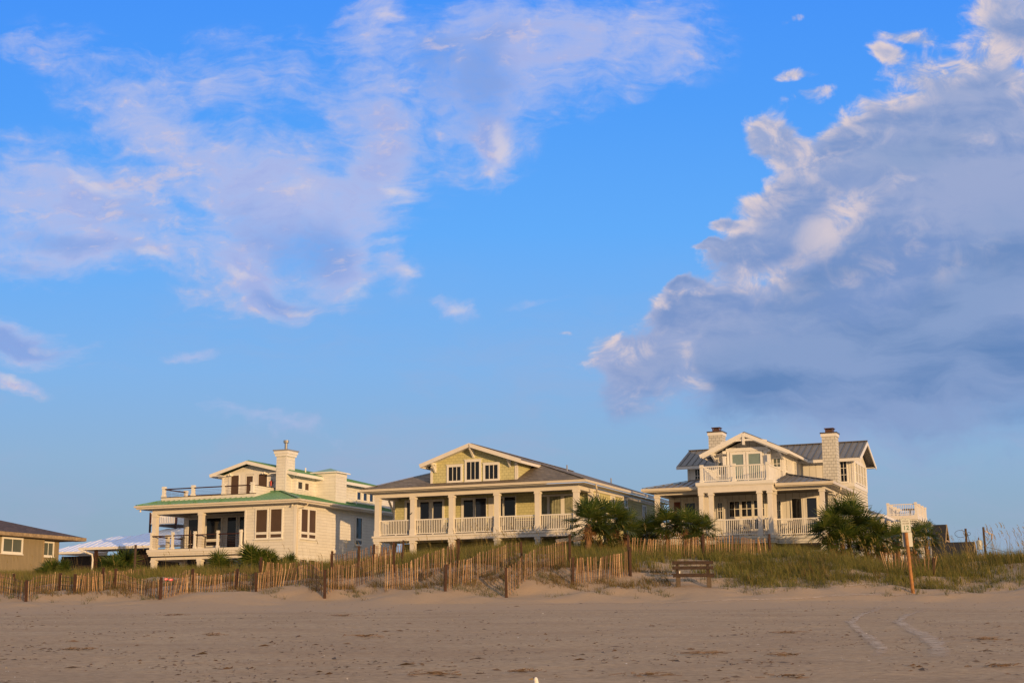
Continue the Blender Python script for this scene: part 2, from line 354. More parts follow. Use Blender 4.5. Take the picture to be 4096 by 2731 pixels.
def fbm(x, y, o=4): return sum(vn(x*2**i+17*i, y*2**i+9*i)*.5**i for i in range(o))/sum(.5**i for i in range(o))
def gz(X, Y):
    X = np.asarray(X, float); Y = np.asarray(Y, float)
    cols = np.stack([np.interp(Y, KY, p) for p in PR], -1)
    i = np.clip(np.searchsorted(KX, X, side='right')-1, 0, len(KX)-2); t = np.clip((X-KX[i])/(KX[i+1]-KX[i]), 0, 1); t = t*t*(3-2*t)
    a = np.take_along_axis(cols, i[..., None], -1)[..., 0]; b = np.take_along_axis(cols, i[..., None]+1, -1)[..., 0]
    z = a*(1-t)+b*t
    m = sstep(58, 63, Y)*(1-sstep(82, 88, Y))
    z = z + m*((fbm(X/3.1+5, Y/2.2, 3)-.5)*.55 + (vn(X/1.1, Y/1.0)-.5)*.14)
    z = z + (1-sstep(57, 62, Y))*((fbm(X/6+40, Y/4, 3)-.5)*.10 + (vn(X/.7, Y/.5)-.5)*.02 + (fbm(X/.35, Y/.3, 2)-.5)*.02)
    return z
def g1(x, y): return float(gz(np.array(x), np.array(y)))
def grid(name, xs, ys, mat, dz=0):
    Xg, Yg = np.meshgrid(xs, ys); Z = gz(Xg, Yg)+dz; V = np.stack([Xg, Yg, Z], -1).reshape(-1, 3); nx = len(xs)
    i = np.arange(len(ys)-1)[:, None]*nx+np.arange(nx-1)[None]; Q = np.stack([i, i+1, i+1+nx, i+nx], -1).reshape(-1, 4)
    o = fast_mesh(name, V, Q, mat); o.data.polygons.foreach_set('use_smooth', [True]*len(o.data.polygons)); return o
xs = np.concatenate([np.linspace(-900, -60, 18)[:-1], np.linspace(-60, 50, 650), np.linspace(50, 900, 18)[1:]])
ys = np.concatenate([np.linspace(-300, 10, 12)[:-1], np.linspace(10, 58, 420)[:-1], np.linspace(58, 92, 300), np.linspace(92, 1500, 30)[1:]])
tag(grid('sand_ground', xs, ys, 'sand'), kind='structure')
# lighter tracks pressed in the beach
def strip(name, pts, w):
    P = []; 
    for i in range(len(pts)-1):
        for k in range(12):
            t = k/12; P.append((pts[i][0]*(1-t)+pts[i+1][0]*t, pts[i][1]*(1-t)+pts[i+1][1]*t))
    P.append(pts[-1]); P = np.array(P); d = np.gradient(P, axis=0); n = np.stack([-d[:, 1], d[:, 0]], -1); n /= np.linalg.norm(n, axis=1)[:, None]
    ww = w*(.6+.8*np.array([vn(np.array(q[0]*.6), np.array(q[1]*.6)) for q in P]))[:, None]
    rows = [P+n*ww*k/2 for k in (-1, -.5, 0, .5, 1)]; V = []
    for r_ in rows: V.append(np.stack([r_[:, 0], r_[:, 1], gz(r_[:, 0], r_[:, 1])+.012], -1))
    V = np.stack(V, 1); nP = len(P); V = V.reshape(-1, 3)
    i = np.arange(nP-1)[:, None]*5+np.arange(4)[None]; Q = np.stack([i, i+1, i+6, i+5], -1).reshape(-1, 4)
    o = fast_mesh(name, V, Q, 'track'); at = o.data.attributes.new('cover', 'FLOAT', 'POINT'); e_ = np.tile([0, .8, 1, .8, 0], nP)*np.repeat(np.clip(np.minimum(np.arange(nP), nP-1-np.arange(nP))/14, 0, 1), 5); at.data.foreach_set('value', e_.astype(np.float32)); return o
def gp(px, py):   # beach point under a pixel on the sloping beach
    d = ray(px, py); t = -1.5/(d[2]-.0377*d[1]); return (d[0]*t, d[1]*t)
for pts, w in (([(3560,2418),(3470,2450),(3400,2485),(3440,2520),(3500,2570),(3530,2600),(3490,2640)], .34), ([(3720,2425),(3620,2465),(3590,2485),(3680,2530),(3740,2570),(3760,2610),(3740,2650)], .42)):
    tag(strip('wandering_track', [gp(*p) for p in pts], w), kind='structure')
for pts, w in (([(1900,2434),(2500,2428),(3100,2424),(3700,2417),(4200,2412)], .22), ([(2900,2424),(3300,2417),(3800,2409),(4200,2406)], .16)):
    tag(strip('tyre_track', [gp(*p) for p in pts], w), kind='structure')
# ================================================================== HOUSE 2 (yellow, centre)
def build_h2():
    h = house('beach_house', 2314.3, 1987.9, 86, 13.97, 5.6, label='yellow shingled beach house with brown roof and gabled dormer, in the middle', cat='house')
    W = 13.97
    # enclosed storey
    w = MB(); w.box(0.02, 13.95, 2.6, 17, 7.0, 9.93); w.build('wall', 'shake_yellow', h)
    w = MB(); w.box(13.955, 13.97, 2.55, 17, 5.4, 9.9); w.build('wall', 'lap_yellow', h)
    w = MB(); w.box(.45, 13.95, 3.0, 16.9, 5.0, 6.85); w.build('wall', 'shake_yellow', h)
    # corner trims
    m = MB(); m.box(-.01, .12, 2.55, 2.6, 7.2, 9.9); m.box(-.02, .02, 2.55, 2.75, 7.2, 9.9); m.box(13.97, 13.995, 2.5, 2.66, 5.4, 9.62); m.box(13.72, 13.99, 2.3, 2.55, 7.2, 9.62); m.build('corner_board', 'trim_warm', h)
    # deck
    m = MB(); m.box(-.06, W+.06, -.06, 2.6, 6.85, 7.18); m.box(-.12, W+.12, -.12, 2.6, 7.08, 7.2); m.build('deck_band', 'trim_warm', h)
    MB().box(.1, W-.1, .05, 2.6, 7.2, 7.22).build('deck_floor', 'deck_floor', h)
    # porch beam + ceiling
    m = MB(); m.box(-.02, W+.02, -.02, .42, 9.62, 9.96); m.box(-.02, .40, .42, 2.6, 9.62, 9.96); m.box(W-.4, W+.02, .42, 2.6, 9.62, 9.96); m.box(W-.03, W+.06, 2.6, 17, 9.72, 9.9); m.build('porch_beam', 'trim_warm', h)
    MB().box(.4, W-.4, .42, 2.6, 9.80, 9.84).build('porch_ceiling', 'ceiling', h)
    for a0 in (.02, 2.56, 5.28, 8.38, 11.10, 13.61):
        column(h, a0, a0+.32, 0, .32, 7.2, 9.62)
        column(h, a0, a0+.32, 0, .32, 5.2, 6.85, base=0)
    column(h, 0, .3, 2.2, 2.5, 5.2, 6.85, base=0); column(h, .0, .3, 4.6, 4.9, 5.2, 6.85, base=0)
    for a0, a1 in ((.34, 2.56), (2.88, 5.28), (5.6, 8.38), (8.7, 11.10), (11.42, 13.61)):
        railing(h, (a0, .2), (a1, .2), 7.2)
        MB().box((a0+a1)/2-.04, (a0+a1)/2+.04, .17, .23, 7.2, 7.3).build('rail_foot', 'trim', h)
    railing(h, (.2, .42), (.2, 2.55), 7.2); railing(h, (W-.2, .42), (W-.2, 2.3), 7.2)
    m = MB(); m.bar((.1, 2.35, 8.9), (.1, 1.75, 9.6), .09, .12); m.build('brace', 'trim', h)
    # roof
    zE, zR, zV = 10.16, 12.70, 11.55
    m = MB(); c = 7.0
    m.slab([(14.6, -.62, zE), (14.6, 17.5, zE), (c, 17.5, zR), (c, -.62, zR), (10.42, -.62, zV), (10.42, 2.9, zV)][::-1], .10)
    m.slab([(-.6, -.62, zE), (-.6, 17.5, zE), (c, 17.5, zR), (c, -.62, zR), (3.6, -.62, zV), (3.6, 2.9, zV)], .10)
    m.slab([(-.6, -.62, zE+.003), (14.6, -.62, zE+.003), (10.42, 2.9, zV+.004), (3.6, 2.9, zV+.004)], .08)
    rf = m.build('roof', 'shingle_roof', h)
    # ridge caps on hips
    m = MB(); m.bar((14.62, -.64, zE+.03), (10.42, 2.9, zV+.03), .16, .03); m.bar((-.62, -.64, zE+.03), (3.6, 2.9, zV+.03), .16, .03); m.bar((c, -.5, zR+.02), (c, 17.5, zR+.02), .2, .03); m.build('ridge_cap', 'shingle_roof', rf)
    m = MB(); m.tube([(9.6, 9.5, 11.6), (9.6, 9.5, 12.25)], .05); m.tube([(11.0, 14.5, 11.3), (11.0, 14.5, 11.75)], .05); m.build('vent_pipe', 'grey_plastic', rf)
    # gutters and fascia
    m = MB(); m.box(-.72, 14.72, -.74, -.63, 9.99, 10.13); m.box(14.61, 14.73, -.63, 17.5, 9.99, 10.13); m.box(-.73, -.61, -.63, 17.5, 9.99, 10.13); m.build('gutter', 'gutter', h)
    m = MB(); m.box(-.58, 14.58, -.60, -.02, 9.93, 9.96); m.box(W+.02, 14.6, -.02, 17, 9.93, 9.96); m.box(-.6, -.02, -.02, 17, 9.93, 9.96); m.build('soffit', 'soffit', h)
    downspout(h, [(14.66, 1.2, 9.99), (14.66, 1.35, 9.75), (14.10, 2.75, 8.95), (14.05, 2.8, 8.6), (14.05, 2.8, 5.6)])
    # gable dormer wall
    m = MB(); m.prism([(4.03, 10.30), (9.93, 10.30), (9.93, 11.58), (c, 12.55), (4.03, 11.58)], 1, 0, .12); m.prism([(.12, 10.3), (2.9, 11.1), (2.9, 11.6), (.12, 11.6)], 0, 9.80, 9.93); m.prism([(.12, 10.3), (2.9, 11.1), (2.9, 11.6), (.12, 11.6)], 0, 4.03, 4.15); m.build('gable_wall', 'shake_yellow', h)
    m = MB(); m.box(4.0, 4.16, -.03, -.002, 10.28, 11.45); m.box(9.80, 9.96, -.03, -.002, 10.34, 11.45); m.box(9.935, 9.965, -.03, .15, 10.34, 11.45); m.bar((9.96, .15, 11.50), (9.96, 2.9, 11.50), .03, .09); m.build('corner_board', 'trim_warm', h)
    m = MB()
    for sx, xe in ((1, 10.45), (-1, 3.57)):
        m.bar((xe, -.68, zV-.10), (c-sx*.03, -.68, zR-.10+.01), .10, .24, (0, 0, 1))
    m.bar((10.40, -.6, zV-.14), (10.40, 2.75, zV-.14), .1, .16); m.bar((3.62, -.6, zV-.14), (3.62, 2.75, zV-.14), .1, .16)
    m.build('rake_board', 'trim_warm', h)
    m = MB(); m.slab([(10.35, -.6, zV-.12), (c, -.6, zR-.11), (c, 0, zR-.11), (10.35, 0, zV-.12)], .02); m.slab([(3.65, -.6, zV-.12), (c, -.6, zR-.11), (c, 0, zR-.11), (3.65, 0, zV-.12)], .02); m.build('soffit', 'trim', h)
    for a, z in ((4.35, 11.62), (7.0, 12.42), (9.5, 11.72)):
        m = MB(); m.bar((a, 0, z-.02), (a, -.62, z-.02), .10, .12); m.bar((a, -.04, z-.50), (a, -.5, z-.08), .10, .11); m.box(a-.06, a+.06, -.08, 0, z-.55, z-.05); m.build('bracket', 'trim', h)
    T = TF(0)
    window(h, T, 5.28, 6.12, 10.50, 11.36, .13, 2, head=.04); window(h, T, 6.53, 7.40, 10.52, 11.62, .13, 2, head=.04); window(h, T, 7.80, 8.66, 10.50, 11.36, .13, 2, head=.04)
    # porch back wall openings
    T = TF(2.6)
    window(h, T, 1.0, 1.7, 7.3, 9.5, .16, 0, pane='glass', name='sliding_door', sill=False)
    window(h, T, 1.98, 2.62, 7.3, 9.5, .14, 0, pane='glass_blue', name='sliding_door', sill=False)
    window(h, T, 2.92, 3.58, 7.3, 9.5, .14, 0, pane='glass_blue', name='sliding_door', sill=False)
    window(h, T, 5.1, 5.78, 7.3, 9.5, .16, 0, pane='glass', name='sliding_door', sill=False)
    window(h, T, 5.9, 6.7, 7.3, 9.58, .05, 0, pane='glass_blue', name='sliding_door', sill=False)
    window(h, T, 7.5, 7.85, 7.3, 9.5, .12, 0, pane='glass', name='sliding_door', sill=False)
    window(h, T, 7.95, 8.72, 7.3, 9.58, .05, 0, pane='glass', name='sliding_door', sill=False)
    for s0, s1 in ((10.45, 10.9), (11.06, 11.82), (12.06, 12.62)):
        o = window(h, T, s0, s1, 7.5, 9.5, .12, 0, pane='curtain', name='window')
        m = MB(); n = 7
        for i in range(n): x = s0+(s1-s0)*(i+.5)/n; m.tube([(x, 2.575, 7.5), (x, 2.575, 9.5)], .028+.01*(i % 2), 6)
        m.build('curtain', 'curtain', o)
    MB().box(6.85, 7.2, 2.55, 2.598, 7.3, 9.6).build('wall_panel', 'trim_warm', h)
    # side windows
    T = TS(13.97)
    window(h, T, 2.95, 3.45, 7.9, 9.55, .1, 1, (.5,), pane='glass_grey'); window(h, T, 5.9, 6.45, 8.15, 9.6, .1, 2, (.5,), pane='glass_grey')
    window(h, T, 8.4, 9.0, 9.22, 9.62, .12, 0, pane='glass_grey'); window(h, T, 12.3, 12.95, 7.6, 9.5, .1, 1, (.5,), pane='glass_grey')
    window(h, T, 4.2, 4.9, 6.6, 8.5, .1, 0, (.5,), pane='glass')
    T = TF(3.0); window(h, T, 6.2, 7.0, 5.85, 6.5, .1); window(h, T, 9.2, 10.2, 5.85, 6.5, .1)
    MB().tube([(2.72, -.02, 8.62), (2.72, -.1, 8.58), (2.66, -.1, 8.5), (2.6, -.06, 8.52)], .02, 6).build('hose_hook', 'black', h)
    # porch furniture; extra chairs and tables added to darken the space behind the railing
    for i, (a, rz, lab) in enumerate(((3.5, .2, 'dark slatted porch chair behind the second railing bay of the yellow house'), (4.6, -.3, 'dark slatted porch chair near the third column of the yellow house'), (7.9, 0, 'dark slatted porch chair beside the fourth column of the yellow house'), (5.95, .5, 'added dark slatted porch chair left of the table in the third bay of the yellow house'), (7.15, -.5, 'added dark slatted porch chair right of the table in the third bay of the yellow house'), (2.2, .1, 'dark slatted porch chair right of the covered grill'), (12.3, .3, 'dark slatted porch chair in front of the curtained windows'))):
        x, y, z = world_of(h, a, 1.5, 7.22); chair((x, y, z), -PHI+rz, lab)
    for a, lab in ((6.4, 'added dark square porch table behind the third railing bay of the yellow house'), (12.9, 'added dark square porch table at the curtained end of the yellow house porch')):
        x, y, z = world_of(h, a, 1.5, 7.22); t = empty('added_porch_table', (x, y, z), -PHI, label=lab, cat='table', group='added dark porch tables')
        MB().box(-.45, .45, -.4, .4, .68, .72).build('tabletop', 'chair_dark', t)
        for sx in (-.4, .4):
            for sy in (-.35, .35): MB().box(sx-.03, sx+.03, sy-.03, sy+.03, 0, .68).build('leg', 'chair_dark', t)
    x, y, z = world_of(h, 1.15, 1.4, 7.22)
    g = empty('grill', (x, y, z), -PHI, label='barbecue grill under a dark cover in the left bay of the yellow house porch', cat='grill')
    m = MB(); m.prism([(-.75, 0), (.75, 0), (.78, .75), (.55, .95), (.4, 1.08), (-.4, 1.08), (-.55, .92), (-.78, .75)], 1, -.3, .3); m.build('cover', 'cover_dark', g, bevel=.05)
    for sx in (-.6, .6): MB().tube([(sx, -.25, .05), (sx, -.33, .05)], .07).build('wheel', 'rubber', g)
    x, y, z = world_of(h, 9.9, 1.6, 7.22)
    t = empty('porch_bench', (x, y, z), -PHI, label='long dark porch bench behind the fourth railing bay of the yellow house', cat='bench')
    m = MB(); [m.box(-.9, .9, -.25+i*.12, -.16+i*.12, .42, .45) for i in range(4)]; m.build('seat', 'chair_dark', t)
    m = MB(); [m.box(-.9, .9, .26, .29, .55+i*.14, .65+i*.14) for i in range(3)]; m.box(-.9, -.84, .24, .30, .4, .95); m.box(.84, .9, .24, .3, .4, .95); m.build('backrest', 'chair_dark', t)
    for sx in (-.82, .82):
        for sy in (-.2, .2): MB().box(sx-.03, sx+.03, sy-.03, sy+.03, 0, .42).build('leg', 'chair_dark', t)
    return h
H2 = build_h2()
# ================================================================== HOUSE 1 (white, green roof)
def build_h1():
    W = 11.43
    h = house('beach_house', *(900+708/2.488, 1700+900/2.488), 93, W, 5.2, label='white shingled beach house with green metal roof and roof deck, on the left', cat='house')
    m = MB(); m.box(7.47, W, 0, 14, 5.0, 9.5); m.box(0, 7.46, 3.6, 14, 6.7, 9.5); m.box(1.5, 7.46, 4.2, 14, 5.0, 6.3); m.build('wall', 'shake_white', h)
    # upper walls
    m = MB(); m.prism([(2.9, 9.9), (8.85, 9.9), (8.85, 12.02), (5.45, 12.78), (2.9, 12.0)], 1, 3.9, 4.1); m.box(2.9, 8.85, 4.1, 20, 9.9, 12.0)
    m.box(8.85, 10.5, 6.6, 8.1, 9.6, 12.16); m.build('upper_wall', 'shake_white', h)
    # trims
    m = MB()
    m.box(W-.16, W+.02, -.025, -.002, 5.0, 9.45); m.box(W+.002, W+.025, -.025, .16, 5.0, 9.45); m.box(7.47, 7.60, -.022, -.002, 6.75, 9.2); m.box(8.1, 10.6, -.03, -.002, 9.26, 9.36)
    m.box(2.88, 3.02, 3.87, 3.897, 10.3, 11.9); m.box(3.5, 6.75, 3.85, 3.897, 12.02, 12.2); m.box(3.45, 3.6, 3.86, 3.897, 10.3, 12.02); m.box(4.34, 4.55, 3.86, 3.897, 10.3, 12.02); m.box(4.55, 4.85, 3.845, 3.86, 10.3, 12.02); m.box(5.52, 5.86, 3.86, 3.897, 10.3, 12.02)
    m.box(8.85, 10.5, 6.57, 6.597, 11.92, 12.16); m.box(10.502, 10.53, 6.57, 8.1, 11.92, 12.16)
    m.build('corner_board', 'trim', h)
    # porch: deck, beams, columns
    m = MB(); m.box(-.1, 7.5, -.35, 3.6, 6.55, 6.74); m.box(-.06, 7.5, -.3, 3.6, 6.42, 6.55); m.box(.0, 7.5, -.24, 3.6, 6.3, 6.42); m.build('deck_band', 'trim_warm', h)
    MB().box(.1, 7.4, 0, 3.6, 6.74, 6.76).build('deck_floor', 'deck_floor', h)
    m = MB(); m.box(0.02, 7.45, .02, .4, 6.05, 6.22); m.box(0.02, .4, .4, 3.6, 6.05, 6.22); m.build('deck_beam', 'trim_warm', h)
    m = MB(); m.box(0, 7.47, 0, .45, 9.13, 9.5); m.box(0, .45, .45, 3.6, 9.13, 9.5); m.box(7.47, W, -.02, 0, 9.38, 9.5); m.build('porch_beam', 'trim_warm', h)
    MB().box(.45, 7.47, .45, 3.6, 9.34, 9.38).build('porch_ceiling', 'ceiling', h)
    for a0 in (.02, 3.78): column(h, a0, a0+.33, 0, .33, 6.76, 9.13, base=0); column(h, a0, a0+.32, .02, .34, 5.0, 6.05, base=0)
    column(h, 0.02, .4, 3.3, 3.6, 5.0, 6.05, base=0)
    rp = [.18, 1.92, 3.72, 5.55, 7.36]
    for a in rp: railpost(h, a, -.2, 6.75, 1.08)
    for b in (1.7, 3.4): railpost(h, .1, b, 6.75, 1.05, .2, 'shake_white')
    m = MB()
    for a0, a1 in zip(rp, rp[1:]): m.bar((a0+.08, -.2, 7.64), (a1-.08, -.2, 7.64), .12, .07)
    m.bar((.12, -.1, 7.64), (.12, 1.6, 7.64), .12, .07); m.bar((.12, 1.8, 7.64), (.12, 3.4, 7.64), .12, .07); m.build('handrail', 'dark_wood', h)
    m = MB()
    for k in range(6):
        z = 6.9+k*.11
        for a0, a1 in zip(rp, rp[1:]): m.bar((a0+.07, -.2, z), (a1-.07, -.2, z), .012, .012)
        m.bar((.12, 0, z), (.12, 3.4, z), .012, .012)
    m.build('cable_rail', 'wire_rust', h)
    # porch back wall
    T = TF(3.6)
    window(h, T, .45, 1.3, 7.0, 9.0, .1, 0, (.15,), name='glass_door', sill=False); window(h, T, 1.95, 3.15, 7.62, 9.05, .1, 0, pane='glass'); window(h, T, 1.95, 3.15, 7.15, 7.42, .1, 0)
    window(h, T, 3.7, 4.4, 6.85, 9.05, .1, 0, pane='glass_blue', name='glass_door', sill=False); window(h, T, 4.7, 5.6, 7.0, 9.05, .1, 0); window(h, T, 5.9, 6.9, 7.0, 9.05, .1, 0)
    # front and side windows (brown screens)
    for T, s in ((TF(0), 0), (TS(W), 1)):
        for s0, s1 in (((8.40, 9.24), (9.52, 10.36)) if not s else ((.60, 1.40), (1.58, 2.40))):
            window(h, T, s0, s1, 7.68, 9.14, .09, 0, pane='screen', sill=False); window(h, T, s0, s1, 7.30, 7.52, .075, 0, pane='screen')
    T = TS(W); window(h, T, 7.85, 8.65, 7.62, 9.05, .09, pane='glass', sill=False); window(h, T, 7.85, 8.65, 7.22, 7.48, .075)
    window(h, T, .6, 1.35, 5.15, 5.86, .1, pane='glass', head=.1, sill=False); window(h, T, 1.6, 2.4, 5.15, 5.86, .1, pane='screen', head=.1, sill=False)
    m = MB(); tb(m, T, 4.73, 5.08, 0, .14, 6.42, 6.68); m.build('meter_box', 'trim_warm', h, bevel=.01)
    T = TF(3.9)
    window(h, T, 3.66, 4.30, 10.35, 11.98, .05, pane='screen', name='screen_door', sill=False); window(h, T, 4.93, 5.46, 10.35, 11.88, .05, pane='screen', name='screen_door', sill=False); window(h, T, 5.92, 6.62, 10.35, 11.98, .05, pane='screen', name='screen_door', sill=False)
    T = TS(8.85); window(h, T, 3.9+.35, 4.8, 10.90, 11.36, .08, pane='glass_blue', sill=False); window(h, T, 5.15, 5.65, 10.88, 11.34, .08, pane='screen', sill=False)
    m = MB(); tb(m, T, 4.1, 5.8, 0, .05, 10.7, 10.78); m.build('window_sill', 'trim', h)
    for s0 in (12.5, 13.45, 14.4): window(h, T, s0, s0+.52, 10.80, 11.34, .08, pane='glass_blue', sill=False)
    # lower skirt roof (hip, green)
    zE = 9.70; k = .25; e = .62
    A, B_ = -.9, 12.03
    front = [(A, -e, zE), (B_, -e, zE), (B_-3.7, -e+3.7, zE+3.7*k), (8.0, 3.85, zE+.93), (7.45, 3.85, zE+.93), (7.45, 1.1, zE+1.72*k), (-.15, 1.1, zE+1.72*k)]
    side = [(B_, -e, zE), (B_, 16, zE), (8.86, 16, zE+3.17*k), (8.86, -e+3.17, zE+3.17*k)]
    # keep planes simple: right hip side
    side = [(B_, -e, zE), (B_, 16, zE), (B_-3.7, 16, zE+3.7*k), (B_-3.7, -e+3.7, zE+3.7*k)]
    left = [(A, -e, zE), (-.15, 1.1, zE+1.72*k), (-.15, 14, zE+1.72*k), (A, 14, zE)]
    m = MB()
    frontA = [(A, -e, zE), (7.45, -e, zE), (7.45, 1.1, zE+1.72*k), (-.15, 1.1, zE+1.72*k)]
    frontB = [(7.45, -e, zE), (B_, -e, zE), (B_-3.7, -e+3.7, zE+3.7*k), (7.45, -e+3.7, zE+3.7*k)]
    for p in (frontA, frontB, side, left): m.slab(p, .09)
    rf = m.build('roof', 'green_metal', h)
    ribs(rf, frontA, 'green_rib'); ribs(rf, frontB, 'green_rib'); ribs(rf, side, 'green_rib', axis=1)
    m = MB(); m.bar((B_+.02, -e-.02, zE+.05), (B_-3.7, -e+3.7, zE+3.7*k+.05), .22, .06); m.bar((A, -e, zE+.05), (-.15, 1.1, zE+1.72*k+.05), .2, .06); m.bar((B_-3.7, -e+3.7, zE+3.7*k+.05), (7.45, -e+3.7, zE+3.7*k+.05), .2, .05); m.build('ridge_cap', 'green_rib', rf)
    m = MB()
    for a in (1.6, 3.7, 5.8): m.box(a-.08, a+.08, -.35, -.25, zE+.06, zE+.2)
    m.build('snow_clip', 'green_rib', rf)
    m = MB(); m.box(A-.1, B_+.12, -e-.12, -e-.005, 9.58, 9.70); m.box(B_+.005, B_+.12, -e, 16, 9.58, 9.70); m.box(A-.1, A-.005, -e, 14, 9.58, 9.70); m.build('gutter', 'gutter', h); m = MB(); m.box(A, B_, -e-.004, -e+.02, 9.50, 9.6); m.box(B_-.02, B_+.004, -e, 16, 9.50, 9.6); m.build('fascia', 'trim_warm', h)
    m = MB(); m.box(A, B_, -e, -.02, 9.47, 9.50); m.box(W, B_, -.02, 16, 9.47, 9.5); m.box(A, 0, -.02, 14, 9.47, 9.5); m.build('soffit', 'soffit', h)
    downspout(h, [(12.05, .35, 9.55), (12.05, .4, 9.4), (11.98, .4, 9.32), (11.5, .12, 9.18), (11.5, .1, 8.9), (11.5, .1, 5.2)])
    m = MB(); m.tube([(-.7, -.4, 9.45), (-.7, -.4, 9.3)], .06); m.tube([(W-.2, -.1, 9.4), (W-.2, -.25, 9.28)], .06); m.build('eave_lamp', 'trim', h)
    m = MB(); m.tube([(9.6, 10.2, 10.2), (9.6, 10.2, 10.6), (9.6, 10.7, 10.62)], .04); m.tube([(9.9, 10.6, 10.2), (9.9, 10.6, 10.5)], .04); m.build('vent_pipe', 'white_plastic', rf)
    # parapet of the roof deck
    m = MB(); m.box(-.15, 7.45, 1.1, 1.22, 9.9, 10.36); m.box(-.15, -.03, 1.22, 3.9, 9.9, 10.36); m.box(7.33, 7.45, 1.22, 3.9, 9.9, 10.92); m.build('parapet', 'shake_white', h)
    m = MB(); m.box(-.18, 7.48, 1.06, 1.26, 10.36, 10.40); m.box(-.18, 0, 1.26, 3.9, 10.36, 10.40); m.box(7.30, 7.48, 1.3, 3.9, 10.92, 10.96); m.build('parapet_cap', 'dark_wood', h)
    up = [.03, 2.46, 4.96, 7.25]
    for a in up: railpost(h, a, 1.16, 10.40, .68, .2)
    railpost(h, .0, 3.7, 10.40, .62, .2)
    m = MB()
    for a0, a1 in zip(up, up[1:]): m.bar((a0+.1, 1.16, 10.95), (a1-.1, 1.16, 10.95), .12, .07)
    m.bar((0, 1.3, 10.95), (0, 3.7, 10.95), .12, .07); m.build('handrail', 'dark_wood', h)
    m = MB()
    for kk in range(4):
        z = 10.5+kk*.1
        for a0, a1 in zip(up, up[1:]): m.bar((a0+.1, 1.16, z), (a1-.1, 1.16, z), .012, .012)
        m.bar((0, 1.3, z), (0, 3.7, z), .012, .012)
    m.build('cable_rail', 'wire_rust', h)
    # rear-left lower parapet of the deck seen behind the cables
    m = MB(); m.box(-.15, 2.9, 3.9, 4.02, 10.2, 10.72); m.build('parapet', 'shake_white', h); MB().box(-.18, 2.9, 3.87, 4.05, 10.72, 10.76).build('parapet_cap', 'dark_wood', h)
    # upper roof
    zr, rL, rR, c = 12.92, 2.3, 9.45, 5.3
    m = MB(); zl = 12.10; zrr = 11.90
    PL = [(rL, 3.28, zl), (c, 3.28, zr), (c, 16.5, zr), (rL, 16.5, zl)]; PRt = [(c, 3.28, zr), (rR, 3.28, zrr), (rR, 16.5, zrr), (c, 16.5, zr)]
    m.slab(PL, .08); m.slab(PRt, .08); r2 = m.build('roof', 'green_metal', h); ribs(r2, PL, 'green_rib', axis=1); ribs(r2, PRt, 'green_rib', axis=1)
    m = MB(); m.bar((rL-.02, 3.25, zl-.14), (c, 3.25, zr-.14), .07, .22); m.bar((rR, 3.25, zrr-.14), (c, 3.25, zr-.14), .07, .22); m.bar((rR, 3.25, zrr-.14), (rR, 16.5, zrr-.14), .07, .2); m.bar((rL, 3.25, zl-.14), (rL, 16.5, zl-.14), .07, .2)
    m.box(2.35, 3.2, 3.22, 3.9, 11.92, 11.99); m.box(7.2, 8.9, 3.22, 3.9, 11.90, 11.97); m.build('rake_board', 'trim', h)
    m = MB(); m.box(8.86, 9.4, 4.0, 16.4, 11.74, 11.78); m.box(2.4, 2.9, 4.0, 16.4, 11.86, 11.9); m.build('soffit', 'soffit', h)
    MB().tube([(8.2, 6.3, 12.1), (8.2, 6.3, 12.55)], .05).build('vent_pipe', 'white_plastic', r2)
    # tower roof
    T0 = (8.5, 10.68, 6.42, 8.28); m = MB(); pk = (9.6, 7.35, 12.56)
    q = [(T0[0], T0[2], 12.2), (T0[1], T0[2], 12.2), (T0[1], T0[3], 12.2), (T0[0], T0[3], 12.2)]
    m.add(q+[pk], [(0, 1, 4), (1, 2, 4), (2, 3, 4), (3, 0, 4), (3, 2, 1, 0)]); m.build('roof', 'green_metal', h)
    m = MB(); m.box(T0[0], T0[1], T0[2]-.03, T0[2]-.002, 12.13, 12.22); m.box(T0[1]+.002, T0[1]+.03, T0[2], T0[3], 12.13, 12.22); m.build('fascia', 'trim', h)
    # chimney
    m = MB(); m.box(7.78, 8.60, 3.18, 4.25, 9.9, 13.05); ch = m.build('chimney', 'shake_white', h)
    m = MB(); m.box(7.70, 8.68, 3.10, 4.33, 13.05, 13.22); m.box(7.64, 8.74, 3.04, 4.39, 13.22, 13.42); m.box(8.50, 8.62, 3.155, 3.178, 10.3, 13.05); m.build('crown_trim', 'trim', ch)
    MB().box(7.58, 8.80, 2.98, 4.45, 13.42, 13.50).build('cap', 'grey_plastic', ch)
    m = MB(); m.tube([(8.19, 3.7, 13.5), (8.19, 3.7, 13.98)], .11, 14); m.tube([(8.19, 3.7, 13.92), (8.19, 3.7, 14.0), (8.19, 3.7, 14.03), (8.19, 3.7, 14.2)], [.12, .12, .2, .2], 14); m.build('flue', 'steel', ch, smooth=False)
    m = MB()
    for a in (3.55, 6.35): m.bar((a, 3.86, 12.0), (a+.25, 3.55, 12.02), .12, .12); m.bar((a+.25, 3.86, 12.0), (a+.0, 3.6, 12.0), .1, .1)
    m.build('flood_lamp', 'trim_warm', h)
    x, y, z = world_of(h, 7.0, 3.8, 11.12)
    f = empty('fire_extinguisher', (x, y, z), -PHI, label='red fire extinguisher hung on the white wall beside the roof deck doors', cat='fire extinguisher')
    m = MB(); m.tube([(0, 0, 0), (0, 0, .3), (0, 0, .36)], [.08, .08, .04], 10); m.build('cylinder', 'extinguisher_red', f); m = MB(); m.bar((0, 0, .37), (.1, -.02, .42), .03, .03); m.tube([(0, 0, .38), (.12, 0, .36), (.13, 0, .15)], .012, 5); m.build('hose', 'black', f)
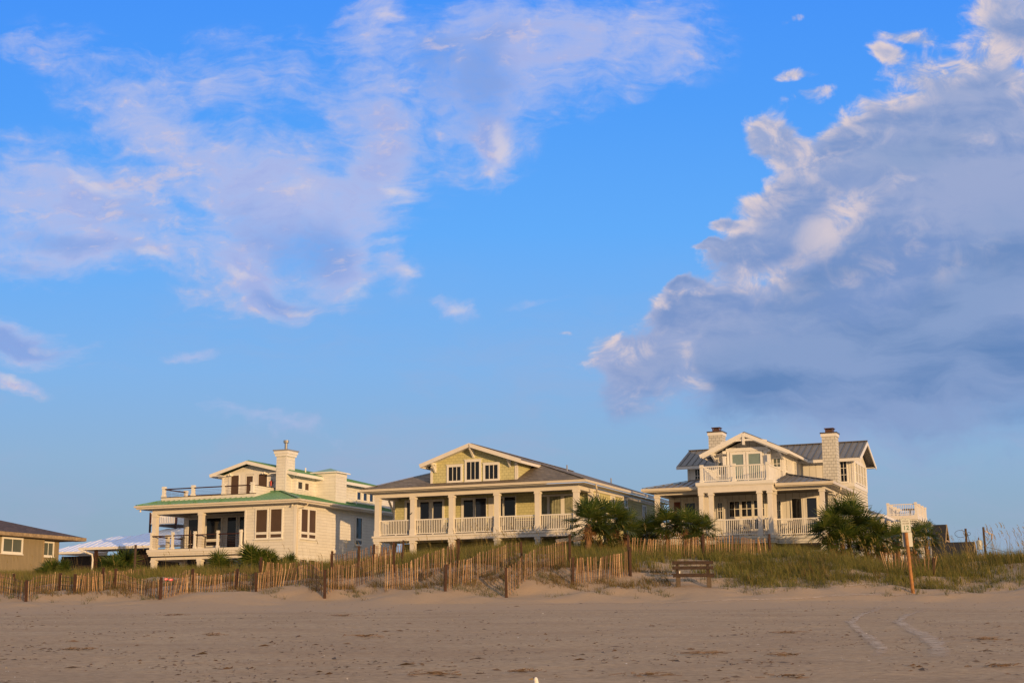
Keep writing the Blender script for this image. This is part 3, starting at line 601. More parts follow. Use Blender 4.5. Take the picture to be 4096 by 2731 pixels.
    for a, lab in ((2.55, 'folded dark brown sun umbrella leaning by the left glass door of the white house porch'), (2.8, 'second folded dark umbrella, taller, on the porch of the green roofed house')):
        x, y, z = world_of(h, a, .9, 6.76); u = empty('folded_umbrella', (x, y, z), 0, label=lab, cat='umbrella', group='folded umbrellas on the porch')
        MB().tube([(0, 0, .1), (0, 0, .9), (0, 0, 1.3+.2*(a > 2.6))], [.06, .05, .02], 8).build('canopy', 'dark_wood', u); MB().tube([(0, 0, 0), (0, 0, .1)], .02, 6).build('pole', 'dark_wood', u)
        m = MB(); m.tube([(0, 0, 0), (0, 0, .06)], .14, 10); m.build('base', 'dark_wood', u)
    x, y, z = world_of(h, 2.2, 2.6, 6.76); chair((x, y, z), -PHI+.4, 'dark slatted porch chair by the glass door of the green roofed house')
    return h
H1 = build_h1()
# ================================================================== HOUSE 3 (white, grey roof, two chimneys)
def build_h3():
    W = 10.47
    h = house('beach_house', *(3000+748/2.488, 1650+900/2.488), 84, W, 5.2, label='tall white beach house with grey metal roofs, two chimneys and a balcony, on the right', cat='house')
    m = MB(); m.box(0, W-.03, 3.0, 7.4, 6.3, 9.6); m.build('wall', 'batten_white', h)
    m = MB(); m.box(W-.028, W-.005, 3.3, 7.4, 5.4, 9.55); m.build('wall', 'lap_white', h)
    m = MB(); m.box(0, 10.95, 7.4, 12.3, 5.2, 10.13); m.build('wall', 'lap_white', h)
    m = MB(); m.box(0, 10.95, 7.4, 12.3, 10.36, 11.88); m.prism([(7.4, 11.88), (12.3, 11.88), (9.85, 12.98)], 0, 10.75, 10.95); m.build('upper_wall', 'batten_white', h)
    m = MB(); m.box(W, 10.97, 7.37, 7.398, 5.4, 9.9); m.build('wall', 'shake_small', h)
    m = MB(); m.box(3.2, 7.6, 2.5, 7.4, 10.0, 11.95); m.prism([(3.2, 11.95), (7.6, 11.95), (5.4, 12.95)], 1, 2.5, 2.62); m.box(4.2, 6.65, 2.0, 2.5, 10.0, 12.1); m.build('gable_wall', 'batten_white', h)
    m = MB(); m.box(-.02, 10.98, 7.36, 12.32, 10.13, 10.36); m.box(10.955, 10.98, 7.36, 7.5, 10.36, 11.8); m.box(10.84, 10.98, 7.37, 7.398, 10.36, 11.8); m.box(10.84, 10.98, 12.1, 12.32, 10.36, 11.8)
    m.box(10.955, 10.985, 7.5, 12.1, 11.76, 11.9)
    m.box(4.15, 4.29, 1.96, 1.998, 10.0, 12.1); m.box(6.55, 6.69, 1.96, 1.998, 10.0, 12.1); m.box(4.1, 6.74, 1.93, 2.0, 12.1, 12.3); m.box(6.652, 6.68, 2.0, 2.5, 10.0, 12.1)
    m.box(7.46, 7.62, 2.47, 2.498, 10.2, 11.9); m.box(7.602, 7.63, 2.5, 2.64, 10.2, 11.9); m.box(6.7, 7.6, 2.47, 2.498, 11.76, 11.95)
    m.build('corner_board', 'trim', h)
    # porch deck
    m = MB(); m.box(-.05, W+.05, -.02, 3.0, 6.5, 6.7); m.box(-.02, W+.02, 0, 3, 6.24, 6.5); m.box(3.0, 7.65, -1.05, -.02, 6.5, 6.7); m.box(3.05, 7.6, -1.02, -.02, 6.26, 6.5); m.build('deck_band', 'lap_white', h)
    m = MB(); m.box(.05, W-.05, .05, 3.0, 6.7, 6.72); m.box(3.05, 7.6, -1, .05, 6.7, 6.72); m.build('deck_floor', 'deck_floor', h)
    m = MB(); m.box(-.01, 3.05, 0, .36, 9.39, 9.6); m.box(7.6, W+.01, 0, .36, 9.39, 9.6); m.box(W-.34, W+.01, .36, 3.3, 9.39, 9.6); m.box(0, .34, .36, 3.0, 9.39, 9.6)
    m.box(3.05, 7.6, -1.02, -.64, 9.33, 9.74); m.box(3.05, 3.42, -.64, .4, 9.33, 9.74); m.box(7.24, 7.6, -.64, .4, 9.33, 9.74); m.build('porch_beam', 'trim_warm', h)
    m = MB(); m.box(2.95, 7.7, -1.12, 2.5, 9.76, 9.95); m.box(3.0, 7.65, -1.07, 0, 9.70, 9.76); m.build('balcony_floor', 'trim', h)
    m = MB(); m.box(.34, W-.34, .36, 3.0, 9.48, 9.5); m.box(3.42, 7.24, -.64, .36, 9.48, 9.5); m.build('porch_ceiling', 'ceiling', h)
    for a0, b0 in ((0, 0), (10.16, 0), (3.10, -1.0), (3.70, -1.0), (6.66, -1.0), (7.28, -1.0), (3.10, 0), (7.28, 0)):
        column(h, a0, a0+.26, b0, b0+.26, 6.7, 9.38 if b0 == 0 and a0 in (0, 10.16) else 9.33)
    for a0, b0 in ((0, 0), (3.1, -.9), (7.2, -.9), (10.1, 0), (5.2, 0)): column(h, a0, a0+.3, b0, b0+.3, 4.9, 6.24, cap=0, base=0, mat='shake_small', name='piling')
    column(h, W-.3, W, 2.95, 3.32, 6.7, 9.38, base=0)
    m = MB(); m.box(W-.32, W-.04, 2.6, 2.9, 6.74, 9.36); m.build('wall', 'shake_small', h)
    for p, q in (((3.96, -.87), (6.66, -.87)), ((3.36, -.87), (3.70, -.87)), ((6.92, -.87), (7.28, -.87)), ((7.54, .13), (10.16, .13)), ((.26, .13), (3.10, .13)), ((7.42, -.65), (7.42, 0)), ((W-.17, .36), (W-.17, 2.6)), ((.17, .36), (.17, 2.9))):
        railing(h, p, q, 6.7, 1.02)
    # balcony rail
    for a, b in ((3.3, -.92), (5.3, -.92), (7.34, -.92), (7.34, 2.0), (3.3, 2.0)): railpost(h, a, b, 9.95, 1.02, .17)
    for p, q in (((3.39, -.92), (5.21, -.92)), ((5.39, -.92), (7.25, -.92)), ((7.34, -.83), (7.34, 1.9)), ((3.3, -.83), (3.3, 1.9))): railing(h, p, q, 9.95, .98)
    MB().box(5.27, 5.33, -.95, -.89, 9.95, 10.05).build('rail_foot', 'trim', h)
    # lower hip roofs
    zE = 9.77; k = .25; A, B = -.55, 11.02; t = 3.45
    P1 = [(7.62, -.6, zE), (B, -.6, zE), (B-t, -.6+t, zE+t*k), (7.62, -.6+t, zE+t*k)]; P1 = [(7.62, -.6, zE), (B, -.6, zE), (B-t+.05, -.6+t-.05, zE+(t-.05)*k)]
    P2 = [(B, -.6, zE), (B, 7.35, zE), (B-t, 7.35, zE+t*k), (B-t, -.6+t, zE+t*k)]
    P3 = [(A, -.6, zE), (3.0, -.6, zE), (3.0, -.6+t, zE+t*k), (A+t, -.6+t, zE+t*k)]
    P4 = [(A, -.6, zE), (A+t, -.6+t, zE+t*k), (A+t, 7.35, zE+t*k), (A, 7.35, zE)]
    m = MB(); [m.slab(p, .08) for p in (P1, P2, P3, P4)]; rf = m.build('roof', 'grey_metal', h)
    ribs(rf, P1, 'grey_rib'); ribs(rf, P2, 'grey_rib', axis=1); ribs(rf, P3, 'grey_rib')
    m = MB(); m.bar((B+.02, -.62, zE+.04), (B-t, -.6+t, zE+t*k+.04), .18, .04); m.bar((A-.02, -.62, zE+.04), (A+t, -.6+t, zE+t*k+.04), .18, .04); m.build('ridge_cap', 'grey_rib', rf)
    m = MB(); m.box(7.7, B+.1, -.70, -.605, 9.61, 9.765); m.box(B+.005, B+.11, -.6, 7.36, 9.61, 9.765); m.box(A-.1, 2.95, -.70, -.605, 9.61, 9.765); m.box(A-.11, A-.005, -.6, 7.36, 9.61, 9.765)
    m.box(7.7, B, -.6, -.56, 9.55, 9.61); m.box(A, 2.95, -.6, -.56, 9.55, 9.61); m.build('gutter', 'gutter', h)
    m = MB(); m.box(7.61, B, -.56, 0, 9.57, 9.6); m.box(A, 3.04, -.56, 0, 9.57, 9.6); m.box(W, B, 0, 7.36, 9.57, 9.6); m.box(A, 0, 0, 7.36, 9.57, 9.6); m.build('soffit', 'soffit', h)
    downspout(h, [(11.1, 1.8, 9.6), (11.1, 1.8, 9.45), (11.0, 2.0, 9.35), (10.54, 3.1, 9.2), (10.52, 3.15, 8.9), (10.52, 3.15, 5.6)])
    # gable roof
    zr, ze = 13.20, 11.95; c = 5.4
    G1 = [(2.65, 1.3, ze), (c, 1.3, zr), (c, 9.8, zr), (2.65, 7.0, ze)]; G2 = [(c, 1.3, zr), (8.15, 1.3, ze), (8.15, 7.0, ze), (c, 9.8, zr)]
    m = MB(); m.slab(G1, .07); m.slab(G2, .07); r2 = m.build('roof', 'grey_metal', h); ribs(r2, G1, 'grey_rib', axis=1); ribs(r2, G2, 'grey_rib', axis=1)
    m = MB()
    for sx, xe in ((1, 8.2), (-1, 2.6)):
        m.bar((xe, 1.27, ze-.14), (c, 1.27, zr-.14), .07, .22); m.bar((xe-sx*.12, 1.34, ze-.20), (c, 1.34, zr-.22), .07, .16)
    m.bar((8.18, 1.27, ze-.13), (8.18, 7.0, ze-.13), .06, .16); m.bar((2.62, 1.27, ze-.13), (2.62, 7.0, ze-.13), .06, .16)
    m.build('rake_board', 'trim', h)
    m = MB(); m.box(c-.07, c+.07, 1.22, 1.36, 12.40, 13.06)
    n = 10
    for i in range(n):
        x0 = 3.95+(2.9*i/n); x1 = 3.95+(2.9*(i+1)/n); f = lambda x: 12.70-.12*((x-c)/1.45)**2
        m.bar((x0, 1.30, f(x0)), (x1, 1.30, f(x1)), .07, .12)
    m.build('gable_truss', 'trim', h)
    m = MB(); m.slab([(2.7, 1.3, ze-.1), (c, 1.3, zr-.1), (c, 2.5, zr-.1), (2.7, 2.5, ze-.1)], .02); m.slab([(8.1, 1.3, ze-.1), (c, 1.3, zr-.1), (c, 2.5, zr-.1), (8.1, 2.5, ze-.1)], .02); m.slab([(8.12, 2.5, ze-.1), (7.62, 2.5, ze-.02), (7.62, 7, ze-.02), (8.12, 7, ze-.1)], .02); m.build('soffit', 'trim', h)
    for a in (3.3, 7.55):
        m = MB(); m.bar((a, 1.35, 11.98), (a, 2.5, 11.98), .12, .14); m.bar((a, 1.5, 11.9), (a, 2.48, 11.55), .12, .12); m.build('bracket', 'trim', h)
    # cross gable roof
    cz, ce = 13.27, 11.92
    X1 = [(-.55, 6.8, ce), (11.5, 6.8, ce), (11.5, 9.85, cz), (-.55, 9.85, cz)]; X2 = [(-.55, 9.85, cz), (11.5, 9.85, cz), (11.5, 12.9, ce), (-.55, 12.9, ce)]
    m = MB(); m.slab(X1, .08); m.slab(X2, .08); r3 = m.build('roof', 'grey_metal', h); ribs(r3, X1, 'grey_rib'); m = MB(); m.bar((-.58, 9.85, cz+.03), (11.54, 9.85, cz+.03), .2, .05); m.build('ridge_cap', 'grey_rib', r3)
    m = MB(); m.box(-.57, 11.5, 6.74, 6.795, ce-.24, ce-.05)
    for a in (11.5, -.56): m.bar((a+.02, 6.75, ce-.14), (a+.02, 9.85, cz-.14), .05, .20); m.bar((a+.02, 12.95, ce-.14), (a+.02, 9.85, cz-.14), .05, .20)
    m.build('rake_board', 'trim', h)
    m = MB(); m.box(-.5, 11.45, 6.8, 7.38, ce-.16, ce-.12); m.box(10.96, 11.45, 12.3, 12.85, ce-.16, ce-.12); m.build('soffit', 'trim', h)
    # chimneys
    for (a0, a1, b0, b1, z0, z1) in ((9.62, 10.5, 4.3, 5.15, 9.7, 13.0), (1.9, 2.8, 6.0, 6.95, 10.5, 13.72)):
        ch = MB().box(a0, a1, b0, b1, z0, z1).build('chimney', 'shake_small', h)
        MB().box(a0-.05, a1+.05, b0-.05, b1+.05, z1, z1+.20).build('crown_trim', 'trim', ch)
        MB().box(a0-.09, a1+.09, b0-.09, b1+.09, z1+.20, z1+.27).build('cap', 'cap_metal', ch)
        m = MB(); ca, cb = (a0+a1)/2, (b0+b1)/2; m.box(ca-.24, ca+.24, cb-.24, cb+.24, z1+.27, z1+.42)
        for sx in (-1, 1):
            for sy in (-1, 1): m.box(ca+sx*.22-.03, ca+sx*.22+.03, cb+sy*.22-.03, cb+sy*.22+.03, z1+.42, z1+.52)
        m.box(ca-.15, ca+.15, cb-.15, cb+.15, z1+.42, z1+.48); m.box(ca-.30, ca+.30, cb-.30, cb+.30, z1+.52, z1+.56); m.build('chimney_pot', 'cap_copper', ch)
    # openings
    T = TF(2.0); window(h, T, 4.48, 5.18, 10.05, 11.90, .13, pane='blind', name='balcony_door', sill=False); window(h, T, 5.50, 6.25, 10.05, 11.90, .13, pane='blind', name='balcony_door', sill=False)
    T = TF(2.5); window(h, T, 6.95, 7.36, 10.95, 11.58, .07, 1, (.5,), pane='glass_grey'); window(h, T, 3.45, 3.85, 10.75, 11.5, .07, 1, (.5,), pane='glass_grey')
    m = MB(); tb(m, T, 3.3, 7.6, 0, .02, 12.02, 12.06); m.box(5.05, 5.3, 2.47, 2.498, 12.35, 12.62); m.build('gable_trim', 'trim', h)
    T = TS(7.6); window(h, T, 2.75, 3.2, 10.85, 11.55, .07, 1, (.5,), pane='glass_grey'); window(h, T, 5.2, 5.7, 10.7, 11.6, .07, 1, (.5,), pane='glass_grey'); m = MB(); tb(m, T, 5.0, 5.1, 0, .05, 10.4, 11.85); m.build('trim_board', 'trim', h)
    for a in (4.02, 6.82):
        m = MB(); m.box(a-.09, a+.09, 1.72, 1.93, 11.25, 11.75); m.box(a-.11, a+.11, 1.70, 1.95, 11.75, 11.80); m.bar((a, 1.78, 12.05), (a-.05, 2.3, 12.0), .2, .18); m.build('wall_lantern', 'trim', h)
    T = TF(7.4); window(h, T, 10.15, 10.52, 10.47, 11.76, .07, 1, (.33, .66), pane='glass', mw=.03); window(h, T, .55, .85, 10.85, 11.7, .07, 1, (.5,), pane='glass')
    T = TS(10.95)
    for s0 in (7.95, 8.95, 9.95, 10.95): window(h, T, s0, s0+.72, 10.48, 11.68, .08, 1, (.5,), pane='glass_grey', sill=False)
    T = TF(3.0)
    for s0 in (3.95, 4.72, 5.5): window(h, T, s0, s0+.62, 8.15, 9.08, .09, 1, (.5,), pane='glass', mw=.04); window(h, T, s0, s0+.62, 7.35, 7.95, .06, 0, pane='glass', sill=False)
    window(h, T, 3.2, 3.46, 8.05, 9.03, .06, 1, (.5,), pane='glass'); window(h, T, 6.9, 7.14, 7.4, 9.0, .06, 1, (.33, .66), pane='glass_grey')
    window(h, T, 7.86, 8.45, 6.8, 9.12, .07, pane='glass', name='glass_door', sill=False); window(h, T, 8.78, 9.38, 6.8, 9.12, .07, pane='glass_blue', name='glass_door', sill=False)
    window(h, T, 1.05, 1.72, 6.8, 9.1, .07, pane='glass_blue', name='glass_door', sill=False)
    m = MB(); tb(m, T, .34, .75, 0, .05, 6.8, 9.2); m.build('louvre_shutter', 'brick_red', h); m = MB(); tb(m, T, 3.55, 3.8, 0, .06, 6.72, 9.3); tb(m, T, 8.55, 8.7, 0, .04, 6.72, 9.3); tb(m, T, .85, .95, 0, .05, 6.72, 9.3); m.build('trim_board', 'trim', h)
    T = TS(W-.005); window(h, T, 3.55, 3.95, 7.5, 9.0, .08, 0, (.5,), pane='glass_grey'); window(h, T, 6.1, 6.8, 7.6, 9.02, .08, 0, (.5,), pane='glass_grey')
    T = TS(10.95); window(h, T, 8.0, 9.2, 7.9, 8.7, .08, 1, pane='glass_grey')
    for i, (a, rz, lab) in enumerate(((5.2, 0, 'dark porch chair in front of the paned windows of the white house porch'), (8.1, .3, 'dark porch chair behind the right railing of the white house porch'), (2.0, -.4, 'dark porch chair by the left door of the white house porch, behind the palms'))):
        x, y, z = world_of(h, a, 1.9, 6.72); chair((x, y, z), -PHI+rz, lab)
    return h
H3 = build_h3()
# ================================================================== background buildings
def bframe(name, px, py, Y, zb, label):
    P = atY(px, py, Y); e = empty(name, (P[0], P[1], zb), -PHI, label=label, cat='house'); e['_zb'] = zb; return e
def build_bg():
    # tan cottage cut by the left edge; its visible wall recedes along +b at a=0
    h = bframe('cottage', 0, 2150, 92, 4.6, 'low tan wooden cottage with dark roof, cut by the left edge')
    m = MB(); m.box(-9, 0, -6, 4.1, 4.4, 7.42); m.box(-9, -.35, 4.1, 6.0, 4.4, 7.42); m.build('wall', 'ply_tan', h)
    m = MB(); m.slab([(.5, -6.5, 7.66), (.5, 7.6, 7.66), (-4.5, 2.0, 9.1), (-4.5, -6.5, 9.1)], .08); m.slab([(.5, 7.6, 7.66), (-9.5, 7.6, 7.66), (-4.5, 2.0, 9.1)], .08); m.slab([(-9.5, 7.6, 7.66), (-9.5, -6.5, 7.66), (-4.5, -6.5, 9.1), (-4.5, 2, 9.1)], .08); m.build('roof', 'shingle_dark', h)
    m = MB(); m.box(.5, .56, -6.5, 7.66, 7.44, 7.66); m.box(-9.5, .5, 7.6, 7.66, 7.44, 7.66); m.box(0, .5, -6.5, 7.6, 7.42, 7.45); m.box(-.35, 0, 4.1, 7.6, 7.42, 7.45); m.build('fascia', 'fascia_old', h)
    T = TS(0); window(h, T, .3, 1.95, 6.45, 7.25, .13, 1, pane='glass_grey'); T = TS(-.35); window(h, T, 4.45, 5.35, 6.4, 7.2, .1, 1, pane='glass_grey')
    m = MB(); m.box(-.02, .03, 4.02, 4.12, 4.4, 7.42); m.build('corner_board', 'fascia_old', h)
    # white metal-roof bungalow
    h = bframe('bungalow', 320, 2190, 108, 4.8, 'long low bungalow with white ribbed metal roof behind the dune, left of centre house row')
    m = MB(); m.box(2, 12, 2.0, 9, 4.6, 7.35); m.box(-6, 2, 5, 10, 4.6, 7.2); m.build('wall', 'chair_dark', h)  # dark solid blocks put the open carport's shade into the wall colour
    A = [(0, 0, 7.52), (13, 0, 7.52), (13, 5, 9.1), (4.2, 5, 9.1)]; A2 = [(0, 0, 7.52), (4.2, 5, 9.1), (0, 9, 7.52)]; B = [(-6.5, 3.2, 7.45), (1.5, 3.2, 7.45), (2.5, 7.5, 8.85), (-2.8, 7.5, 8.85)]; B2 = [(-6.5, 3.2, 7.45), (-2.8, 7.5, 8.85), (-6.5, 11, 7.45)]
    A3 = [(4.2, 5, 9.1), (13, 5, 9.1), (13, 10, 7.5), (4.2, 10, 7.5)]
    m = MB(); [m.slab(p, .08) for p in (A, A2, A3, B, B2)]; rf = m.build('roof', 'white_metal', h); ribs(rf, A, 'white_metal', .55, h=.018, w=.05); ribs(rf, B, 'white_metal', .55, h=.018, w=.05)
    m = MB(); m.box(-.1, 13, -.06, -.005, 7.33, 7.52); m.box(-6.6, 0, 3.13, 3.195, 7.28, 7.45); m.box(-.08, -.02, 0, 3.1, 7.33, 7.52); m.build('fascia', 'trim', h)
    downspout(h, [(.1, -.05, 7.33), (.5, -.02, 7.2), (1.0, .2, 7.0), (1.05, .25, 6.6), (1.0, .25, 5.0)], 'trim', .07)
    column(h, 1.15, 1.35, .25, .45, 4.8, 7.42, cap=0, base=0, mat='post_wood', name='carport_post')
    rd = MB(); rd.box(2.6, 5.05, 4.9, 8.2, 9.36, 9.42); rd.build('roof_deck', 'dark_wood', h)
    for a, b in ((2.6, 4.9), (5.05, 4.9), (5.05, 8.1), (2.6, 8.1)):
        MB().box(a-.06, a+.06, b-.06, b+.06, 8.3, 10.4).build('railing_post', 'dark_wood', h)
    for p, q in (((2.6, 4.9), (5.05, 4.9)), ((5.05, 4.9), (5.05, 8.1)), ((2.6, 8.1), (5.05, 8.1)), ((2.6, 4.9), (2.6, 8.1))): railing(h, p, q, 9.42, .94, .16, name='roof_deck_railing', bw=.06)
    # white house with rooftop deck and lattice
    h = bframe('beach_house', 3550, 2040, 125, 4.2, 'white house with a railed rooftop deck over lattice, behind the sign')
    m = MB(); m.box(0, 2.45, 0, 6.3, 4.2, 10.45); m.build('wall', 'lap_white', h)
    m = MB(); m.box(-.08, 2.53, -.08, 6.4, 10.45, 10.82); m.build('deck_band', 'trim_warm', h)
    for a in (0.05, 2.4):
        for b in (0.05, 2.2, 4.3, 6.3): railpost(h, a, b, 10.82, 1.05, .2, 'trim_warm')
    for p, q in (((.15, .05), (2.3, .05)), ((2.4, .15), (2.4, 6.2)), ((.05, .15), (.05, 6.2)), ((.15, 6.3), (2.3, 6.3))): railing(h, p, q, 10.82, .98, .15, 'trim_warm')
    m = MB()
    for i in range(15):
        for j in range(6): m.box(.3+i*.145, .3+i*.145+.075, -.012, -.003, 9.45+j*.16, 9.45+j*.16+.08)
    m.build('lattice', 'black', h)
    x, y, z = world_of(h, 1.5, 3, 10.82); t = empty('patio_table', (x, y, z), -PHI, label='dark patio table set on the rooftop deck of the far white house', cat='table'); m = MB(); m.tube([(0, 0, .68), (0, 0, .74)], .7, 14); m.build('tabletop', 'chair_dark', t); MB().tube([(0, 0, 0), (0, 0, .68)], .06).build('leg', 'chair_dark', t)
    # bracketed rear porch building
    h = bframe('cottage', 3478, 2060, 102, 5.0, 'grey roofed cottage with bracketed porch posts between the right house and the sign')
    m = MB(); m.box(-4, 0, 2.0, 9, 4.8, 9.0); m.box(-2, .5, 7.0, 12, 4.8, 8.8); m.build('wall', 'pole_wood', h)
    P = [(-4, 0, 9.2), (.9, 0, 9.2), (-1.4, 3.0, 10.1), (-4, 3.0, 10.1)]; Q = [(.9, 0, 9.2), (.9, 5.8, 9.2), (-1.4, 3.0, 10.1)]; P_ = [(-1, 6.0, 9.05), (1.45, 6.0, 9.05), (-.6, 9, 9.8), (-1, 9, 9.8)]; Q_ = [(1.45, 6.0, 9.05), (1.45, 12, 9.05), (-.6, 9, 9.8)]
    m = MB(); [m.slab(p, .1) for p in (P, Q, P_, Q_)]; m.build('roof', 'grey_metal', h)
    m = MB(); m.box(-4, .95, -.07, -.005, 9.03, 9.2); m.box(.905, .96, 0, 5.8, 9.03, 9.2); m.box(-1, 1.5, 5.93, 5.995, 8.88, 9.05); m.box(1.455, 1.51, 6, 12, 8.88, 9.05); m.build('fascia', 'trim', h)
    for a, b, z in ((.15, .25, 9.0), (.65, 1.6, 9.0), (.68, 4.2, 9.0), (1.2, 6.3, 8.85), (1.2, 9.4, 8.85)):
        c_ = MB(); c_.box(a-.12, a+.12, b-.12, b+.12, 4.8, z); c_.bar((a, b+.1, z-.8), (a, b+.6, z), .12, .12); c_.bar((a, b-.1, z-.8), (a, b-.6, z), .12, .12); c_.bar((a-.1, b, z-.8), (a-.55, b, z), .12, .12); c_.build('porch_post', 'trim_warm', h)
    # dark A-frame roofed cottage
    h = bframe('cottage', 3716, 2095, 130, 4.2, 'steep dark gabled cottage with cream bargeboards beyond the palms')
    A = [(0, 0, 8.0), (1.25, 0, 8.0), (1.25, 2.4, 10.5), (0, 2.4, 10.5)]; B = [(0, 2.4, 10.5), (1.25, 2.4, 10.5), (1.25, 4.8, 8.0), (0, 4.8, 8.0)]
    m = MB(); m.slab(A, .1); m.slab(B, .1); m.slab([(-1.0, -1.5, 6.2), (1.6, -1.5, 6.2), (1.25, 0, 8.0), (0, 0, 8.0)], .1); m.build('roof', 'cover_dark', h)
    m = MB(); m.bar((1.28, -.05, 7.9), (1.28, 2.4, 10.42), .06, .2); m.bar((1.28, 4.85, 7.9), (1.28, 2.4, 10.42), .06, .2); m.box(1.2, 1.3, 1.2, 3.6, 8.9, 9.05); m.build('bargeboard', 'fascia_old', h)
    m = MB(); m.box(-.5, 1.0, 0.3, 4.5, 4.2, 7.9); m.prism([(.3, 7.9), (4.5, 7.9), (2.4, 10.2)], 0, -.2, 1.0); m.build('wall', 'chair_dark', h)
    h = bframe('cottage', 3780, 2166, 120, 4.2, 'low dark roofed cottage with a weathered deck rail beyond the dune grass')
    A = [(-.5, -1.6, 6.0), (2.25, -1.6, 6.0), (2.25, .8, 8.25), (-.5, .8, 8.25)]; B = [(-.5, .8, 8.25), (2.25, .8, 8.25), (2.25, 3.2, 6.0), (-.5, 3.2, 6.0)]
    m = MB(); m.slab(A, .1); m.slab(B, .1); m.build('roof', 'cover_dark', h)
    m = MB(); m.bar((2.3, -1.65, 5.95), (2.3, .8, 8.18), .06, .18); m.bar((2.3, 3.25, 5.95), (2.3, .8, 8.18), .06, .18); m.box(2.2, 2.34, .0, 1.6, 7.0, 7.12); m.build('bargeboard', 'fascia_old', h)
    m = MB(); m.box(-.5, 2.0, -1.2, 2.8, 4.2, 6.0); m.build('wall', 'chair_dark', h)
    m = MB(); m.bar((-1.2, -6, 6.5), (.5, -6, 6.5), .1, .12); m.bar((.5, -6, 6.5), (1.6, -8.5, 6.35), .1, .14); m.box(-.3, -.1, -6.1, -5.9, 4.2, 6.45); m.box(.45, .6, -6.1, -5.9, 4.2, 6.45); m.build('deck_rail', 'fascia_old', h)
build_bg()
# red van parked behind the yellow house
def van():
    x, y = XY(1555, 116); z = g1(x, y)
    t = empty('van', (x, y, z), -PHI+1.2, label='dark red van parked behind the yellow house, seen between its ground posts', cat='van')
    m = MB(); m.prism([(-2.4, .4), (2.35, .4), (2.4, 1.0), (1.75, 1.15), (1.15, 2.0), (-2.3, 2.05), (-2.42, 1.2)], 1, -.95, .95); m.build('body', 'red_paint', t, bevel=.06)
    for s in (-1, 1):
        m = MB(); m.box(-2.0, -.8, s*.955-.008, s*.955+.008, 1.25, 1.8); m.box(-.7, .9, s*.955-.008, s*.955+.008, 1.25, 1.8); m.build('side_window', 'glass', t)
        for a in (-1.5, 1.5): w = MB().tube([(a, s*.98, .36), (a, s*.75, .36)], .36, 16).build('wheel', 'rubber', t)
van()
# ================================================================== fences
def fence(pts, label, lean=.02, h=1.18, posts=None):
    P = [(*XY(px, Y), pf) for px, Y, pf in pts]; PX = [q[0] for q in pts]
    x0, y0 = P[0][0], P[0][1]; t = empty('sand_fence', (x0, y0, g1(x0, y0)), 0, label=label, cat='fence', group='slatted sand fences along the dune')
    oz = t.location[2]
    for (xa, ya, pa), (xb, yb, pb), pxa, pxb in zip(P, P[1:], PX, PX[1:]):
        ln = math.hypot(xb-xa, yb-ya); n = max(4, int(min(ln/.098, abs(pxb-pxa)/8.9))); m = MB(); d = Vector(((xb-xa)/ln, (yb-ya)/ln, 0)); wz = [[] for _ in range(4)]
        sag = random.uniform(.02, .10); drift = 0
        for i in range(n+1):
            k = i/max(1, n); x = xa+(xb-xa)*k; y = ya+(yb-ya)*k; z = g1(x, y); drift += random.gauss(0, .008); drift *= .93
            hh = h+random.gauss(0, .025)-sag*math.sin(math.pi*k); off = random.uniform(-.01, .01)
            ln_ = lean*math.sin(k*9+xa)+random.gauss(0, .012)+drift
            b = Vector((x-x0+off, y-y0, z-oz-.12)); tp = Vector((x-x0+ln_*d.x*3+off, y-y0+ln_*d.y*3, z-oz+hh)); w = random.uniform(.034, .047)
            nrm = Vector((-d.y, d.x, 0)); m.bar(b, tp, w, .02, nrm)
            if i % 4 == 0 or i == n:
                for q in range(4): wz[q].append(b.lerp(tp, .25+q*.22)+nrm*-.012)
        m.build('picket_panel', 'pickets', t)
        w_ = MB()
        for q in wz:
            for a, b in zip(q, q[1:]): w_.bar(a, b, .008, .012)
        w_.build('wire', 'wire_rust', t)
    for x, y, pf in P:
        if pf:
            z = g1(x, y); ph = h+.03+random.uniform(-.06, .16)+(pf-1); s = .055; dx = random.gauss(0, .03)
            m = MB(); a = Vector((x-x0+.06, y-y0-.07, z-oz-.3)); m.bar(a, a+Vector((dx, 0, ph+.3)), .11, .11, (0, 1, 0)); m.build('post', 'post_wood', t, bevel=.008)
